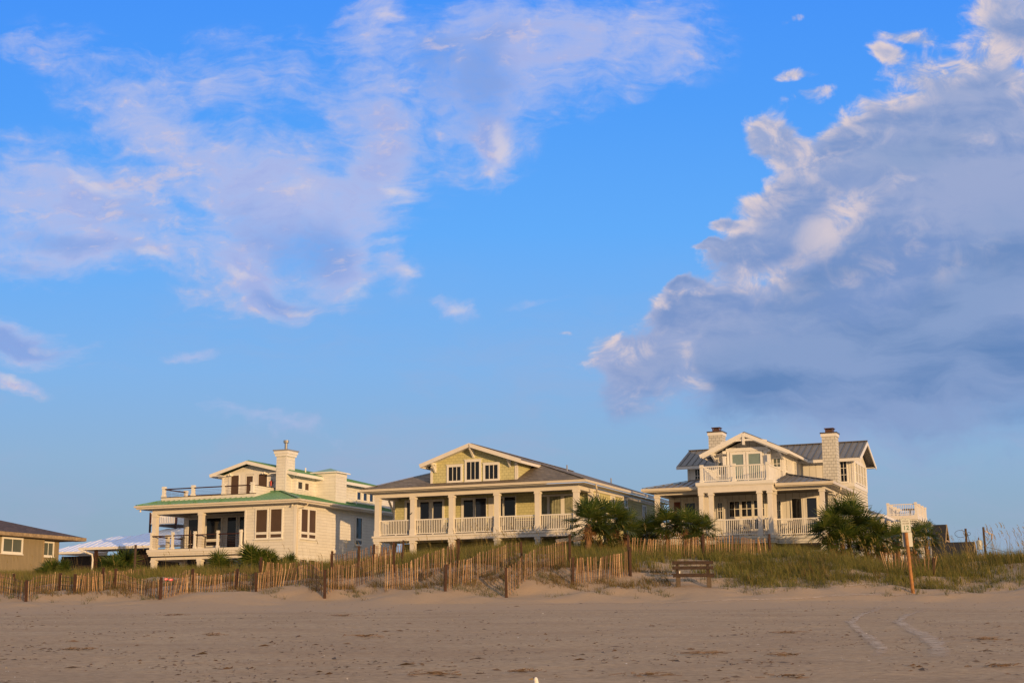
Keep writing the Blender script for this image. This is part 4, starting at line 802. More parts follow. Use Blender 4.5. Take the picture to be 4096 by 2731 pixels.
FN = [
 ([(-70,65,0),(105,61.6,1),(235,65.5,1)], 'weathered sand fence spur at the left edge, front post nearest the sea', .85),
 ([(-70,72,0),(52,70.5,1)], 'short sand fence piece in the grass at the far left, behind the front spur', .6),
 ([(235,65.5,0),(297,63.6,1),(405,67.5,1)], 'sand fence spur climbing the dune in front of the white roofed bungalow', .75),
 ([(297,63.6,0),(458,64,1),(640,62,1),(764,67,1)], 'half buried sand fence with a dark front post beside the pink sandals', .76),
 ([(420,76,0),(575,76.5,0)], 'low sand fence deep in the grass behind the left spurs', .6),
 ([(640,62,0),(780,63,0),(942,65,1),(1022,63.4,1)], 'sand fence with reddish pickets below the left house porch', .82),
 ([(1022,63.4,0),(1200,65,0),(1290,66.5,0)], 'sand fence below the corner of the green roofed house', .8),
 ([(1036,68.5,1),(1185,68.5,0)], 'rear sand fence piece just in front of the small palms', .85),
 ([(1200,64.5,0),(1296,62,1),(1570,66.8,1.1)], 'long rising sand fence spur with a thick brown front post', 1.1),
 ([(1322,68,1),(1430,71.5,1),(1490,73.5,1),(1602,73,1.1)], 'highest sand fence, on the dune top by the left corner of the yellow house', 1.1),
 ([(1540,62.8,0),(1660,64,0),(1829,66.3,1)], 'sand fence spur below the second column of the yellow house', 1.12),
 ([(1776,62,1),(1912,63.6,0),(2083,67.0,1)], 'sand fence spur in the middle, its front post leaning to the left', 1.15),
 ([(2021,61.6,1),(2275,67.3,1.12)], 'sand fence spur ending at a tall post before the palms', 1.2),
 ([(2285,63.8,1),(2517,65.2,1)], 'short straight sand fence panel between two posts left of the bench gap', 1.1),
 ([(2512,71.5,1),(2812,71.5,1.08),(3080,72.5,1.05)], 'long sand fence along the dune top behind the bench', 1.05),
 ([(3552,67.2,0),(3730,67.2,.9)], 'leaning broken sand fence behind the sign post', 1.0),
]
for i, (p, l, hh) in enumerate(FN): fence(p, l, .10 if i == 15 else .02, hh)
# ================================================================== palms
def fan_leaf(V, Q, o, d, stem, rad, nl=20, droop=.35):
    d = d/np.linalg.norm(d); up = np.array([0, 0, 1.]); s = np.cross(d, up); s = s/(np.linalg.norm(s)+1e-6); u = np.cross(s, d)
    k = len(V)
    hub = o+d*stem-up*stem*.12*max(0, 1-d[2]); pw = .018
    V += [o-s*pw, o+s*pw, hub+s*pw*.7, hub-s*pw*.7]; Q.append((k, k+1, k+2, k+3))
    sp = R(rng.uniform(105, 130)); tw = rng.uniform(-.5, .5); s2 = s*math.cos(tw)+u*math.sin(tw); n2 = np.cross(s2, d)
    for i in range(nl):
        a = -sp+2*sp*i/(nl-1); dr = d*math.cos(a)+s2*math.sin(a)+n2*.22*abs(math.sin(a)); r = rad*(.72+.28*math.cos(a*.7))*rng.uniform(.85, 1.08)
        w = np.cross(dr, n2); w = w/(np.linalg.norm(w)+1e-6)*rad*.034
        m_ = hub+dr*r*.55; tip = hub+dr*r-up*r*droop*rng.uniform(.3, 1.2)*.5
        k = len(V); V += [hub-w*.3, hub+w*.3, m_+w, m_-w, tip+w*.12, tip-w*.12]; Q += [(k, k+1, k+2, k+3), (k+3, k+2, k+4, k+5)]
def palm(px, py, Y, rad, label, low=False, trunk=True, n=34, dead=7, gp_='palmettos among the dune houses', tw=.13, flat=0):
    c = atY(px, py, Y); x, y, zc = c; zg = g1(x, y); t = empty('palmetto', (x, y, zg), rng.uniform(0, 6), label=label, cat='palm', group=gp_)
    zc = .18 if low else max(zc-zg, .25); top = np.array([0, 0, zc]); V, Q = [], []
    for i in range(n):
        az = i*2.39996+rng.uniform(-.3, .3); el = math.asin(min(.98, max(-.45, 1-(i+.5)/n*1.42+rng.uniform(-.08, .08))))
        if low: el = R(22)+R(62)*((i*.618) % 1)
        d = np.array([math.cos(az)*math.cos(el), math.sin(az)*math.cos(el), math.sin(el)])
        fan_leaf(V, Q, top+np.array([0, 0, rng.uniform(-.15, .05)]), d, rad*rng.uniform(.40, .62), rad*rng.uniform(.58, .76), droop=.25+.35*(1-d[2]))
    fast_mesh('crown', np.array(V), np.array(Q), 'palm_leaf', t)
    V, Q = [], []
    for i in range(dead):
        az = rng.uniform(0, 6.28); el = rng.uniform(-1.2, -.55); d = np.array([math.cos(az)*math.cos(el), math.sin(az)*math.cos(el), math.sin(el)])
        fan_leaf(V, Q, top-np.array([0, 0, .1]), d, rad*.35, rad*.42, 12, .5)
    if V: fast_mesh('dead_fronds', np.array(V), np.array(Q), 'palm_dead', t)
    m = MB(); pts = [(rng.normal(0, .02), rng.normal(0, .02), zc*k/5-.15) for k in range(6)]; m.tube(pts, [tw*1.2, tw, tw*.95, tw, tw*1.15, tw*.8], 10)
    if trunk:
        for k in range(26):
            az = k*2.4; zz = zc*(.25+.7*k/26); q = Vector((math.cos(az)*tw, math.sin(az)*tw, zz-.1)); m.bar(q, q*1.0+Vector((math.cos(az)*.035, math.sin(az)*.035, .13)), .05, .02)
    m.build('trunk', 'palm_trunk', t)
PL = [(2352,2085,77,1.30,'palmetto with a bare reddish trunk at the right corner of the yellow house'),
 (2436,2085,79,1.35,'tall full palmetto just right of the bare trunked one'),
 (2500,2125,80,1.15,'lower palmetto against the shaded side wall of the yellow house'),
 (2400,2150,78.5,1.0,'low palmetto filling in between the tall ones by the yellow house corner'),
 (2603,2125,80.5,1.0,'small palmetto in the gap between the yellow and the right white house'),
 (2668,2098,79.5,1.15,'palmetto hiding the left porch column of the right white house'),
 (2742,2105,79,1.15,'broad palmetto before the left door of the right white house'),
 (2808,2122,79.5,.95,'palmetto whose leaves brush the paired porch columns'),
 (2565,2150,81,.9,'lowest palmetto behind the left end of the dune top fence'),
 (3392,2085,78,1.45,'largest palmetto, rising above the others at the right porch corner'),
 (3318,2120,77.5,1.25,'palmetto leaning left over the porch skirt of the right white house'),
 (3460,2130,78,1.25,'palmetto on the right flank of the big clump'),
 (3370,2165,77,1.2,'low palmetto at the front of the big clump'),
 (3530,2165,78,1.05,'palmetto with brown lower fronds at the right end of the big clump'),
 (3470,2195,77,.9,'short brownish palmetto under the right side of the big clump'),
 (3590,2160,82,.95,'thin palmetto just left of the sign post'),
 (3655,2152,84,.98,'dark palmetto right behind the sign'),
 (3705,2150,85,1.0,'slim trunked palmetto before the steep dark cottage'),
 (3640,2195,83,.7,'low palmetto hidden behind the blank sign'),
 (880,2220,80,1.0,'small palmetto below the left house deck, left of the bigger one'),
 (1015,2218,79,1.3,'bushy palmetto with a dead orange frond under the front windows of the green roofed house'),
 (1075,2232,79.5,.95,'palmetto half hidden right of the bushy one under the front windows'),
 (1155,2238,81,.85,'dark spiky palmetto beneath the corner of the green roofed house'),
 (492,2232,86,1.45,'pale palmetto standing before the white roofed bungalow'),
 (205,2245,86,1.0,'small palmetto beside the tan cottage corner, the left one'),
 (250,2242,87,.95,'small palmetto beside the tan cottage, nearer the white roof')]
for i, p in enumerate(PL):
    big = p[3] > 1.1; p = (*p[:3], p[3]*1.12, p[4]); palm(*p, n=28 if big else 22, dead=9 if i in (11, 12, 13, 14, 20) else (3 if big else 2), low=i >= 19, trunk=i < 19, tw=.16 if i == 0 else .11)
# ================================================================== grass
def blades(name, X, Y, H, mat, lean=.35, w=.011, seg=3, label=None, dz=-.03, wind=.15):
    n = len(X); Z = gz(X, Y)+dz; az = rng.uniform(0, 2*np.pi, n); ln = np.abs(rng.normal(0, lean, n)); dx = np.cos(az)*ln-wind; dy = np.sin(az)*ln*.8
    fa = rng.uniform(0, np.pi, n); wx = np.cos(fa)*w; wy = np.sin(fa)*w; V = []
    for k in range(seg+1):
        t = k/seg; cx = X+dx*H*t**1.8; cy = Y+dy*H*t**1.8; cz = Z+H*(t-.25*np.minimum(ln, 1)*t*t); ww = (1-t)*.9+.1
        V.append(np.stack([cx-wx*ww, cy-wy*ww, cz], -1)); V.append(np.stack([cx+wx*ww, cy+wy*ww, cz], -1))
    V = np.stack(V, 1).reshape(-1, 3); b = np.arange(n)[:, None]*(2*(seg+1)); Q = []
    for k in range(seg): Q.append(np.stack([b[:, 0]+2*k, b[:, 0]+2*k+1, b[:, 0]+2*k+3, b[:, 0]+2*k+2], -1))
    Q = np.stack(Q, 1).reshape(-1, 4); return tag(fast_mesh(name, V, Q, mat), label, kind='stuff')
def scatter(n, x0, x1, y0, y1, dens, clump=None):
    X = rng.uniform(x0, x1, n*4); Y = rng.uniform(y0, y1, n*4)
    if clump:
        k = len(X)//clump; cx = X[:k]; cy = Y[:k]; X = np.repeat(cx, clump)+rng.normal(0, .10, k*clump); Y = np.repeat(cy, clump)+rng.normal(0, .10, k*clump)
        p = np.repeat(dens(cx, cy), clump); keep = np.repeat(rng.random(k), clump) < p
    else: keep = rng.random(len(X)) < dens(X, Y)
    X = X[keep]; Y = Y[keep]; return X[:n], Y[:n]
def front(X):   # distance at which the vegetated dune begins
    return np.interp(X, [-40, -22, -18, -14, -8, -4, 0, 3, 5, 6.3, 9.2, 10.5, 13, 16, 18.5, 20, 24, 40], [67, 67, 67.5, 66, 66, 65.5, 65.5, 65.3, 65.0, 65.2, 64.8, 63.4, 63.9, 63.8, 63.0, 63.6, 63.8, 64.0])
def house_mask(X, Y):
    # open ground under and behind the houses stays sandy
    return 1-sstep(93, 97, Y)*.6
def dback(X, Y):
    f = front(X); m = sstep(f-.5, f+2.0, Y); n_ = fbm(X/2.2+11, Y/2.0, 3); return m*np.clip((n_-np.where(Y < 69, .30, .12))*5, 0, 1)*house_mask(X, Y)*(1-(np.abs(X-7.95) < 1.0)*(Y < 64.1))
X, Y = scatter(150000, -38, 36, 62, 97, dback, 8); H = rng.uniform(.30, .80, len(X))*np.where((X < -6) & (Y < 76), .7, 1)*(.7+.6*fbm(X/3, Y/3, 2)); blades('dune_grass', X, Y, H, 'grass', .45, .012, label='green and brown dune grass')
X, Y = scatter(34000, -38, 36, 62, 92, lambda X, Y: dback(X, Y)*np.clip((fbm(X/2.6+60, Y/2.6, 3)-.45)*5, 0, 1), 10); blades('dry_grass', X, Y, rng.uniform(.25, .65, len(X)), 'grass_dry', .5, .012)
def dfront(X, Y):
    nb = 1-(np.abs(X-7.95) < 1.15)*(Y < 63.9); f = front(X); n_ = fbm(X/1.3+31, Y/.9, 3); return nb*np.clip((n_-.50)*7, 0, 1)*sstep(60.8, 62.2, Y)*(1-sstep(f, f+2, Y))
X, Y = scatter(17000, -30, 30, 60.5, 74, dfront, 9); blades('sparse_tufts', X, Y, rng.uniform(.08, .34, len(X)), 'grass_low', .9, .012)
X, Y = scatter(15000, -26, 7, 61.6, 68, lambda X, Y: np.clip((fbm(X/1.1+90, Y/1.0, 3)-.44)*6, 0, 1)*sstep(62.2, 63.6, Y), 9); blades('dead_brush', X, Y, rng.uniform(.10, .42, len(X)), 'grass_dry', .9, .012)
# thicker low cover against the foot of the right-hand dune
X, Y = scatter(24000, 9.4, 30, 62.2, 72, lambda X, Y: sstep(front(X)-1.2, front(X)+1, Y)*np.clip((fbm(X/1.6+3, Y/1.4, 3)-.28)*4, 0, 1)*(1-.5*sstep(20, 22, X)), 8); blades('foot_grass', X, Y, rng.uniform(.15, .45, len(X)), 'grass', .55, .012)
def oats(n, x0, x1, y0, y1, dens, hmin, hmax, name):
    X, Y = scatter(n, x0, x1, y0, y1, dens, 3); n = len(X); H = rng.uniform(hmin, hmax, n); blades(name, X, Y, H, 'oats', .22, .007, 5, wind=.16)
    return X, Y, H
def heads(name, X, Y, H):
    V, Q = [], []; Z = gz(X, Y)
    for x, y, z, hh in zip(X, Y, Z, H):
        az = rng.uniform(0, 6.28); l = rng.uniform(.05, .3); bx = x-.16*hh+math.cos(az)*l*.3; by = y+math.sin(az)*l*.3; t0 = z+hh*.86
        for i in range(9):
            k = i/8; px_ = bx-.10*k*k; pz = t0+.32*k-.08*k*k; s = .024*(1-.5*k); a = rng.uniform(0, 3.14); q = len(V)
            V += [(px_, by, pz), (px_+math.cos(a)*s, by+math.sin(a)*s, pz+.02), (px_+math.cos(a)*s*.4, by+math.sin(a)*s*.4, pz+.07), (px_-math.cos(a)*s*.6, by, pz+.05)]; Q.append((q, q+1, q+2, q+3))
    return tag(fast_mesh(name, np.array(V), np.array(Q), 'oats'), kind='stuff')
a = oats(800, 19.5, 34, 64.5, 74, lambda X, Y: sstep(19, 21.5, X)*.8+.1, .9, 1.95, 'sea_oats'); i = rng.random(len(a[0])) < .38; heads('seed_heads', a[0][i], a[1][i], a[2][i])
a = oats(90, 16, 21, 66, 76, lambda X, Y: np.full(X.shape, .7), .9, 1.7, 'sea_oats'); i = rng.random(len(a[0])) < .6; heads('seed_heads', a[0][i], a[1][i], a[2][i])
a = oats(760, -36, 16, 68, 84, lambda X, Y: np.clip((fbm(X/3+70, Y/3, 2)-.35)*3, 0, 1)*(.35+.65*sstep(-9, -6, X)*(1-sstep(4, 8, X))), .8, 1.7, 'sea_oats'); i = rng.random(len(a[0])) < .2; heads('seed_heads', a[0][i], a[1][i], a[2][i])
# ================================================================== beach litter of weed and shell
def flakes(name, n, mat, s0, s1, el, y0, y1, dens=None):
    Y = np.exp(rng.uniform(np.log(y0), np.log(y1), n)); X = Y*rng.uniform(-.40, .40, n)
    if dens is not None: k = rng.random(n) < dens(X, Y); X, Y = X[k], Y[k]; n = len(X)
    Z = gz(X, Y)+.004; s = rng.uniform(s0, s1, n)*np.where(rng.random(n) < .1, 2.0, 1); a = rng.uniform(0, np.pi, n); L_ = s*el*rng.uniform(.5, 1.5, n); cx, sx = np.cos(a)*L_, np.sin(a)*L_; wx, wy = -np.sin(a)*s*.5, np.cos(a)*s*.5; hz = s*rng.uniform(.2, .8, n)
    V = np.stack([np.stack([X-cx, Y-sx, Z], -1), np.stack([X+wx, Y+wy, Z+.002], -1), np.stack([X+cx, Y+sx, Z+hz*.3], -1), np.stack([X-wx, Y-wy, Z+hz], -1)], 1).reshape(-1, 3)
    Q = np.arange(n*4).reshape(-1, 4); return tag(fast_mesh(name, V, Q, mat), kind='stuff')
flakes('seaweed_scraps', 9000, 'seaweed', .008, .030, 1.8, 16, 60, lambda X, Y: np.clip((fbm(X/1.2, Y/2, 3)-.40)*5, 0, 1)*.9)
flakes('shell_fragments', 1300, 'shells', .006, .016, 1.0, 16, 60)
# larger tangles of dried reed
def wrack(px, py, w, lab):
    x, y = gp(px, py); z = g1(x, y); t = MB(); n = 34
    for i in range(n):
        a = rng.normal(0, .45); l = w*rng.uniform(.12, .5); cx = rng.normal(0, w*.42); cy = rng.normal(0, .12); zz = rng.uniform(.005, .05); t.bar((cx-math.cos(a)*l/2, cy-math.sin(a)*l/2, zz), (cx+math.cos(a)*l/2, cy+math.sin(a)*l/2, zz+rng.uniform(-.01, .03)), .010, .007)
    o = t.build('reed_tangle', 'seaweed'); o.location = (x, y, z); tag(o, lab, 'seaweed', 'tangles of dried reed on the beach', 'stuff')
for px, py, w, lab in ((320,2602,.35,'thin tangle of dry reed low on the left of the beach'),(855,2541,.3,'dark curl of dry reed mid beach, left part'),(1365,2463,.6,'small reed tangle high on the beach below the long rising fence'),(1470,2547,.5,'reed tangle lying on the sand right of centre left'),(1750,2695,.45,'clump of reed near the bottom, left of the gull'),(2600,2703,.4,'widest reed tangle near the bottom, right of the gull'),(2820,2620,.5,'reed streaks on the sand below the bench'),(3150,2525,.5,'short reed tangle on the right part of the beach'),(3130,2625,.35,'dark reed scrap near the bottom right, left of the tracks'),(3160,2710,.35,'orange brown reed at the bottom right'),(3940,2558,.4,'dark reed heap at the right, below the dune'),(4000,2670,.35,'reed stems near the right bottom corner'),(2100,2690,.3,'reed wisp beside the gull'),(700,2460,.6,'faint reed tangle high on the beach at the left')):
    wrack(px, py, w, lab)
# ================================================================== gull
def gull():
    y = 15.4; x = XY(2170, y, 2700)[0]; z = g1(x, y); t = empty('gull', (x, y, z), 0, label='white gull standing at the bottom edge, facing left', cat='gull'); t.scale = (1.08, 1.08, 1.08)
    me = bpy.data.meshes.new('body'); o = bpy.data.objects.new('body', me); COL.objects.link(o); o.parent = t
    P = [(.16,0,.185,.030),(.10,0,.195,.055),(.03,0,.205,.068),(-.03,0,.225,.060),(-.055,0,.265,.040),(-.06,0,.31,.027),(-.062,0,.345,.024),(-.068,0,.372,.0262),(-.082,0,.378,.019)]
    me.from_pydata([p[:3] for p in P], [(i, i+1) for i in range(len(P)-1)], [])
    sk = o.modifiers.new('s', 'SKIN'); 
    for i, p in enumerate(P): me.skin_vertices[0].data[i].radius = (p[3], p[3])
    me.skin_vertices[0].data[2].use_root = True; o.modifiers.new('u', 'SUBSURF').levels = 2; o.modifiers['u'].render_levels = 2; me.materials.append(MATS['feather'])
    MB().tube([(-.092, 0, .374), (-.112, 0, .370), (-.135, 0, .362)], [.009, .0065, .002], 8).build('beak', 'beak', t)
    for s in (-1, 1):
        m = MB(); m.tube([(-.088, s*.017, .382), (-.088, s*.0225, .382)], .0042, 8); m.build('eye', 'black', t)
        m = MB(); m.add([(-.04, s*.055, .235), (.03, s*.070, .245), (.13, s*.045, .215), (.24, s*.012, .19), (.12, s*.062, .17), (.02, s*.072, .18), (-.04, s*.06, .2)], [(0, 1, 6), (1, 5, 6), (1, 2, 5), (2, 4, 5), (2, 3, 4)]); m.build('wing', 'feather_grey', t)
        m = MB(); m.tube([(.03, s*.025, .16), (.035, s*.025, .08), (.03, s*.025, .0)], .005, 6); m.bar((.03, s*.025, .004), (-.02, s*.045, .004), .01, .006); m.bar((.03, s*.025, .004), (-.025, s*.02, .004), .01, .006); m.build('leg', 'beak', t)
    m = MB(); m.add([(.14, -.03, .185), (.14, .03, .185), (.25, .02, .165), (.25, -.02, .165), (.2, 0, .18)], [(0, 1, 4), (1, 2, 4), (2, 3, 4), (3, 0, 4)]); m.build('tail', 'feather', t)
gull()
# ================================================================== bench, sign, poles and small things
def bench():
    x, y = XY(2772, 63.5, 2300); z = g1(x, y)-.03; t = empty('bench', (x, y, z), R(-3), label='old weathered wooden bench with two back boards at the foot of the dune', cat='bench')
    MB().box(-.9, .9, -.02, .03, .90, 1.05).build('back_board', 'bench_wood', t, bevel=.008); MB().box(-.9, .9, -.05, .0, .68, .82).build('back_board', 'bench_wood', t, bevel=.008)
    m = MB(); [m.box(-.97+.01*k, .9, -.50+k*.15, -.365+k*.15, .44, .49) for k in range(3)]; m.build('seat', 'bench_wood', t, bevel=.006)
    MB().box(-.9, .78, -.53, -.49, .33, .45).build('apron', 'bench_wood', t, bevel=.006); MB().box(.7, .90, -.49, -.05, .33, .44).build('side_rail', 'bench_wood', t); MB().box(-.88, -.84, -.49, -.05, .33, .44).build('side_rail', 'bench_wood', t)
    for sx in (-.68, .66):
        MB().box(sx-.10, sx+.10, -.47, -.38, -.25, .34).build('leg', 'bench_leg', t, bevel=.01); MB().bar((sx, .02, -.25), (sx, .10, 1.03), .12, .07).build('back_post', 'bench_wood', t)
    c = empty('cup', (x-.63, y-.33, z+.49), 0, label='small white cup standing on the left of the bench seat', cat='cup'); MB().tube([(0, 0, 0), (0, 0, .10)], [.028, .038], 12).build('cup_wall', 'white_plastic', c); MB().tube([(0, 0, .10), (0, 0, .108)], .04, 12).build('lid', 'white_plastic', c)
bench()
def rrect(w, h, r, n=5):
    P = []
    for cx, cy, a0 in ((w/2-r, h/2-r, 0), (-w/2+r, h/2-r, 90), (-w/2+r, -h/2+r, 180), (w/2-r, -h/2+r, 270)):
        for i in range(n+1): a = R(a0+90*i/n); P.append((cx+r*math.cos(a), cy+r*math.sin(a)))
    return P
def text(s, size, x, z, y, mat, par, bold=0):
    cu = bpy.data.curves.new('txt', 'FONT'); cu.body = s; cu.size = size; cu.align_x = 'CENTER'; cu.align_y = 'CENTER'; cu.offset = bold; cu.extrude = .001
    o = bpy.data.objects.new('txt', cu); COL.objects.link(o); dg = bpy.context.evaluated_depsgraph_get(); me = bpy.data.meshes.new_from_object(o.evaluated_get(dg)); bpy.data.objects.remove(o)
    me.transform(Matrix.Translation((x, y, z)) @ Matrix.Rotation(R(90), 4, 'X')); me.materials.clear(); ob = link('lettering', me, mat, par); return ob
def sign():
    x, y = XY(3652, 62, 2370); z = g1(x, y); th = R(-3.2)
    t = empty('sign_post', (x, y, z-.05), 0, label='leaning orange brown wooden post carrying the public access sign', cat='post'); 
    m = MB(); h = 3.18; pts = [(math.sin(th)*k*h/8+.003*math.sin(k*2), 0, k*h/8*math.cos(th)) for k in range(-1, 9)]; m.tube(pts, [.078]*10, 12); m.build('shaft', 'sign_wood', t, smooth=True)
    c = atY(3623, 2100, 61.9); s = empty('sign', (c[0], y-.11, c[2]), 0, label='white metal sign reading PUBLIC ACCESS 12 in green on the leaning post', cat='sign'); s.rotation_euler = (0, R(-1.2), 0)
    m = MB(); m.prism(rrect(.43, .60, .045), 1, -.004, 0); m.build('panel', 'sign_white', s)
    m = MB(); o_ = rrect(.408, .578, .04); i_ = rrect(.386, .556, .03); n = len(o_); m.add([(p[0], -.0055, p[1]) for p in o_]+[(p[0], -.0055, p[1]) for p in i_], [(k, (k+1) % n, n+(k+1) % n, n+k) for k in range(n)]); m.build('border', 'sign_green', s)
    text('PUBLIC', .082, 0, .18, -.006, 'sign_grey', s, .003); text('ACCESS', .082, 0, .078, -.006, 'sign_grey', s, .003); text('12', .27, 0, -.115, -.006, 'sign_green', s, .006)
    m = MB(); m.tube([(0, -.004, .26), (0, -.012, .26)], .012, 8); m.tube([(0, -.004, -.265), (0, -.012, -.265)], .012, 8); m.build('bolt', 'cap_metal', s)
    c = atY(3630, 2157, 62.1); s = empty('sign', (c[0], y+.10, c[2]-.0), 0, label='blank white back of a second sign fixed behind the leaning post', cat='sign'); s.rotation_euler = (0, R(-1.2), 0)
    m = MB(); m.prism(rrect(.43, .62, .045), 1, 0, .004); m.build('panel', 'sign_white', s)
sign()
def pole(px, py, Y, r, lab, bx=0, cat='post', mat='pole_wood'):
    c = atY(px, py, Y); zg = g1(c[0], c[1]); t = empty('wooden_pole', (c[0]+bx, c[1], zg-.2), 0, label=lab, cat=cat); h = c[2]-zg+.2
    MB().tube([(0, 0, 0), (-bx*.5, 0, h*.5), (-bx, 0, h)], [r*1.08, r, r*.95], 12).build('shaft', mat, t); return t, h
t, h_ = pole(3862, 2113, 88, .072, 'taller wooden pole with loose loops of cable rising from the dune grass at the right')
m = MB(); m.tube([(.35*math.cos(a)-.33, 0, h_-.32+.22*math.sin(a)) for a in np.linspace(.6, 5.4, 14)], .012, 5); m.tube([(.10*math.cos(a)+.17, -.05, h_-.32+.09*math.sin(a)) for a in np.linspace(0, 12, 30)], .012, 5); m.tube([(.08, 0, h_-.3), (.25, 0, h_-1.0), (.55, 0, h_-1.9), (.9, 0, h_-2.5), (1.15, 0, h_-2.3)], .018, 5); m.build('cable', 'wire_black', t)
t, h_ = pole(3933, 2107, 90, .072, 'wooden pole with fittings beside the grey can, at the right', .06)
m = MB(); m.bar((0, -.08, h_-.25), (.5, -.05, h_-.5), .04, .05); m.tube([(.42, -.05, h_-.42), (.42, -.05, h_-.75)], .05, 6); m.tube([(.42, -.05, h_-.75), (.15, 0, h_-1.05), (.0, 0, h_-1.2)], .02, 5); m.build('bracket', 'cap_metal', t)
m = MB(); m.tube([(.1, 0, h_-1.25), (.7, 0, h_-1.4), (1.4, 0, h_-1.6), (2.0, 0, h_-1.5)], .012, 5); m.tube([(-.1, 0, h_-1.2), (-.8, 0, h_-1.75), (-1.0, 0, h_-1.55)], .012, 5); m.build('cable', 'wire_black', t)
c = atY(3919, 2197, 89.8); t = empty('pole_transformer', tuple(c), 0, label='pale grey cylindrical transformer can hung by the right pole', cat='transformer'); MB().tube([(0, 0, 0), (0, 0, .55), (0, 0, .60)], [.17, .17, .10], 14).build('can', 'sign_white', t); MB().tube([(-.03, 0, .58), (-.03, 0, .75)], [.05, .03], 8).build('insulator', 'cap_copper', t)
m = MB(); m.tube([(-.1, 0, 0), (-.3, 0, -.3), (0, 0, -.55), (.3, 0, -.35), (.1, 0, .02)], .012, 5); m.build('cable', 'wire_black', t)
pole(3960, 2207, 84, .075, 'short thick wooden stub post in the grass right of the transformer')
pole(543, 2178, 84, .075, 'dark round post top before the white metal roof')
t, h_ = pole(3716, 2084, 112, .075, 'slim blue grey metal pole with a drooping cap in front of the steep cottage', mat='grey_plastic')
m = MB(); m.add([(-.32, -.1, h_-.45), (.32, -.1, h_-.35), (.05, 0, h_+.02), (-.05, 0, h_+.02), (-.32, .1, h_-.45), (.32, .1, h_-.35)], [(0, 1, 2, 3), (4, 5, 2, 3), (0, 3, 4), (1, 2, 5)]); m.build('cap', 'grey_plastic', t)
def sandal(px, py, Y, lab):
    c = atY(px, py, Y); t = empty('sandal', tuple(c), .1, label=lab, cat='sandal'); P = [(math.cos(a)*.085, math.sin(a)*.045*(1.15 if math.cos(a) < 0 else .9)) for a in np.linspace(0, 2*math.pi, 20)[:-1]]
    m = MB(); m.prism(P, 1, -.01, .012); m.build('sole', 'pink', t); m = MB(); m.tube([(-.05, -.015, .025), (-.01, -.03, .0), (.03, -.015, .025)], .01, 6); m.tube([(-.05, -.015, -.025), (-.01, -.03, -.0)], .01, 6); m.build('strap', 'white_plastic', t)
sandal(665, 2315, 61.9, 'bright pink sandal stuck on the fence, the left one'); sandal(684, 2317, 61.9, 'bright pink sandal stuck on the fence, the right one')
def board(px, py, Y, ln, rz, lab, mat='old_board', w=.25, rx=0, name='plank'):
    c = atY(px, py, Y); o = MB().box(-ln/2, ln/2, -w/2, w/2, -.03, .03).build(name, mat); o.location = c; o.rotation_euler = (R(rx), R(rz), R(4)); tag(o, lab, 'plank')
board(2278, 2158, 79, 1.5, -7, 'tan plank end sticking out of the grass beside the tall fence post', w=.5, rx=25)
board(3262, 2205, 79, 1.4, -4, 'sunlit plank lying under the right porch corner', w=.4, rx=20)
c = atY(2560, 2238, 75.5); m = MB(); m.tube([(-.6, 0, 0), (-.1, 0, .03), (.35, .02, .05), (.6, 0, .12)], [.08, .10, .09, .13], 9); o = m.build('driftwood', 'sign_white', smooth=True); o.location = c; tag(o, 'bleached whitish driftwood log behind the dune top fence', 'driftwood')
c = atY(3697, 2290, 74); m = MB(); P = [(.45*math.cos(a), .40*math.sin(a)) for a in np.linspace(0, math.pi, 12)]; m.prism(P, 1, -.3, .3); o = m.build('tub', 'tarp', bevel=.06); o.location = c; tag(o, 'rounded blue grey plastic tub lying behind the leaning fence', 'tub')
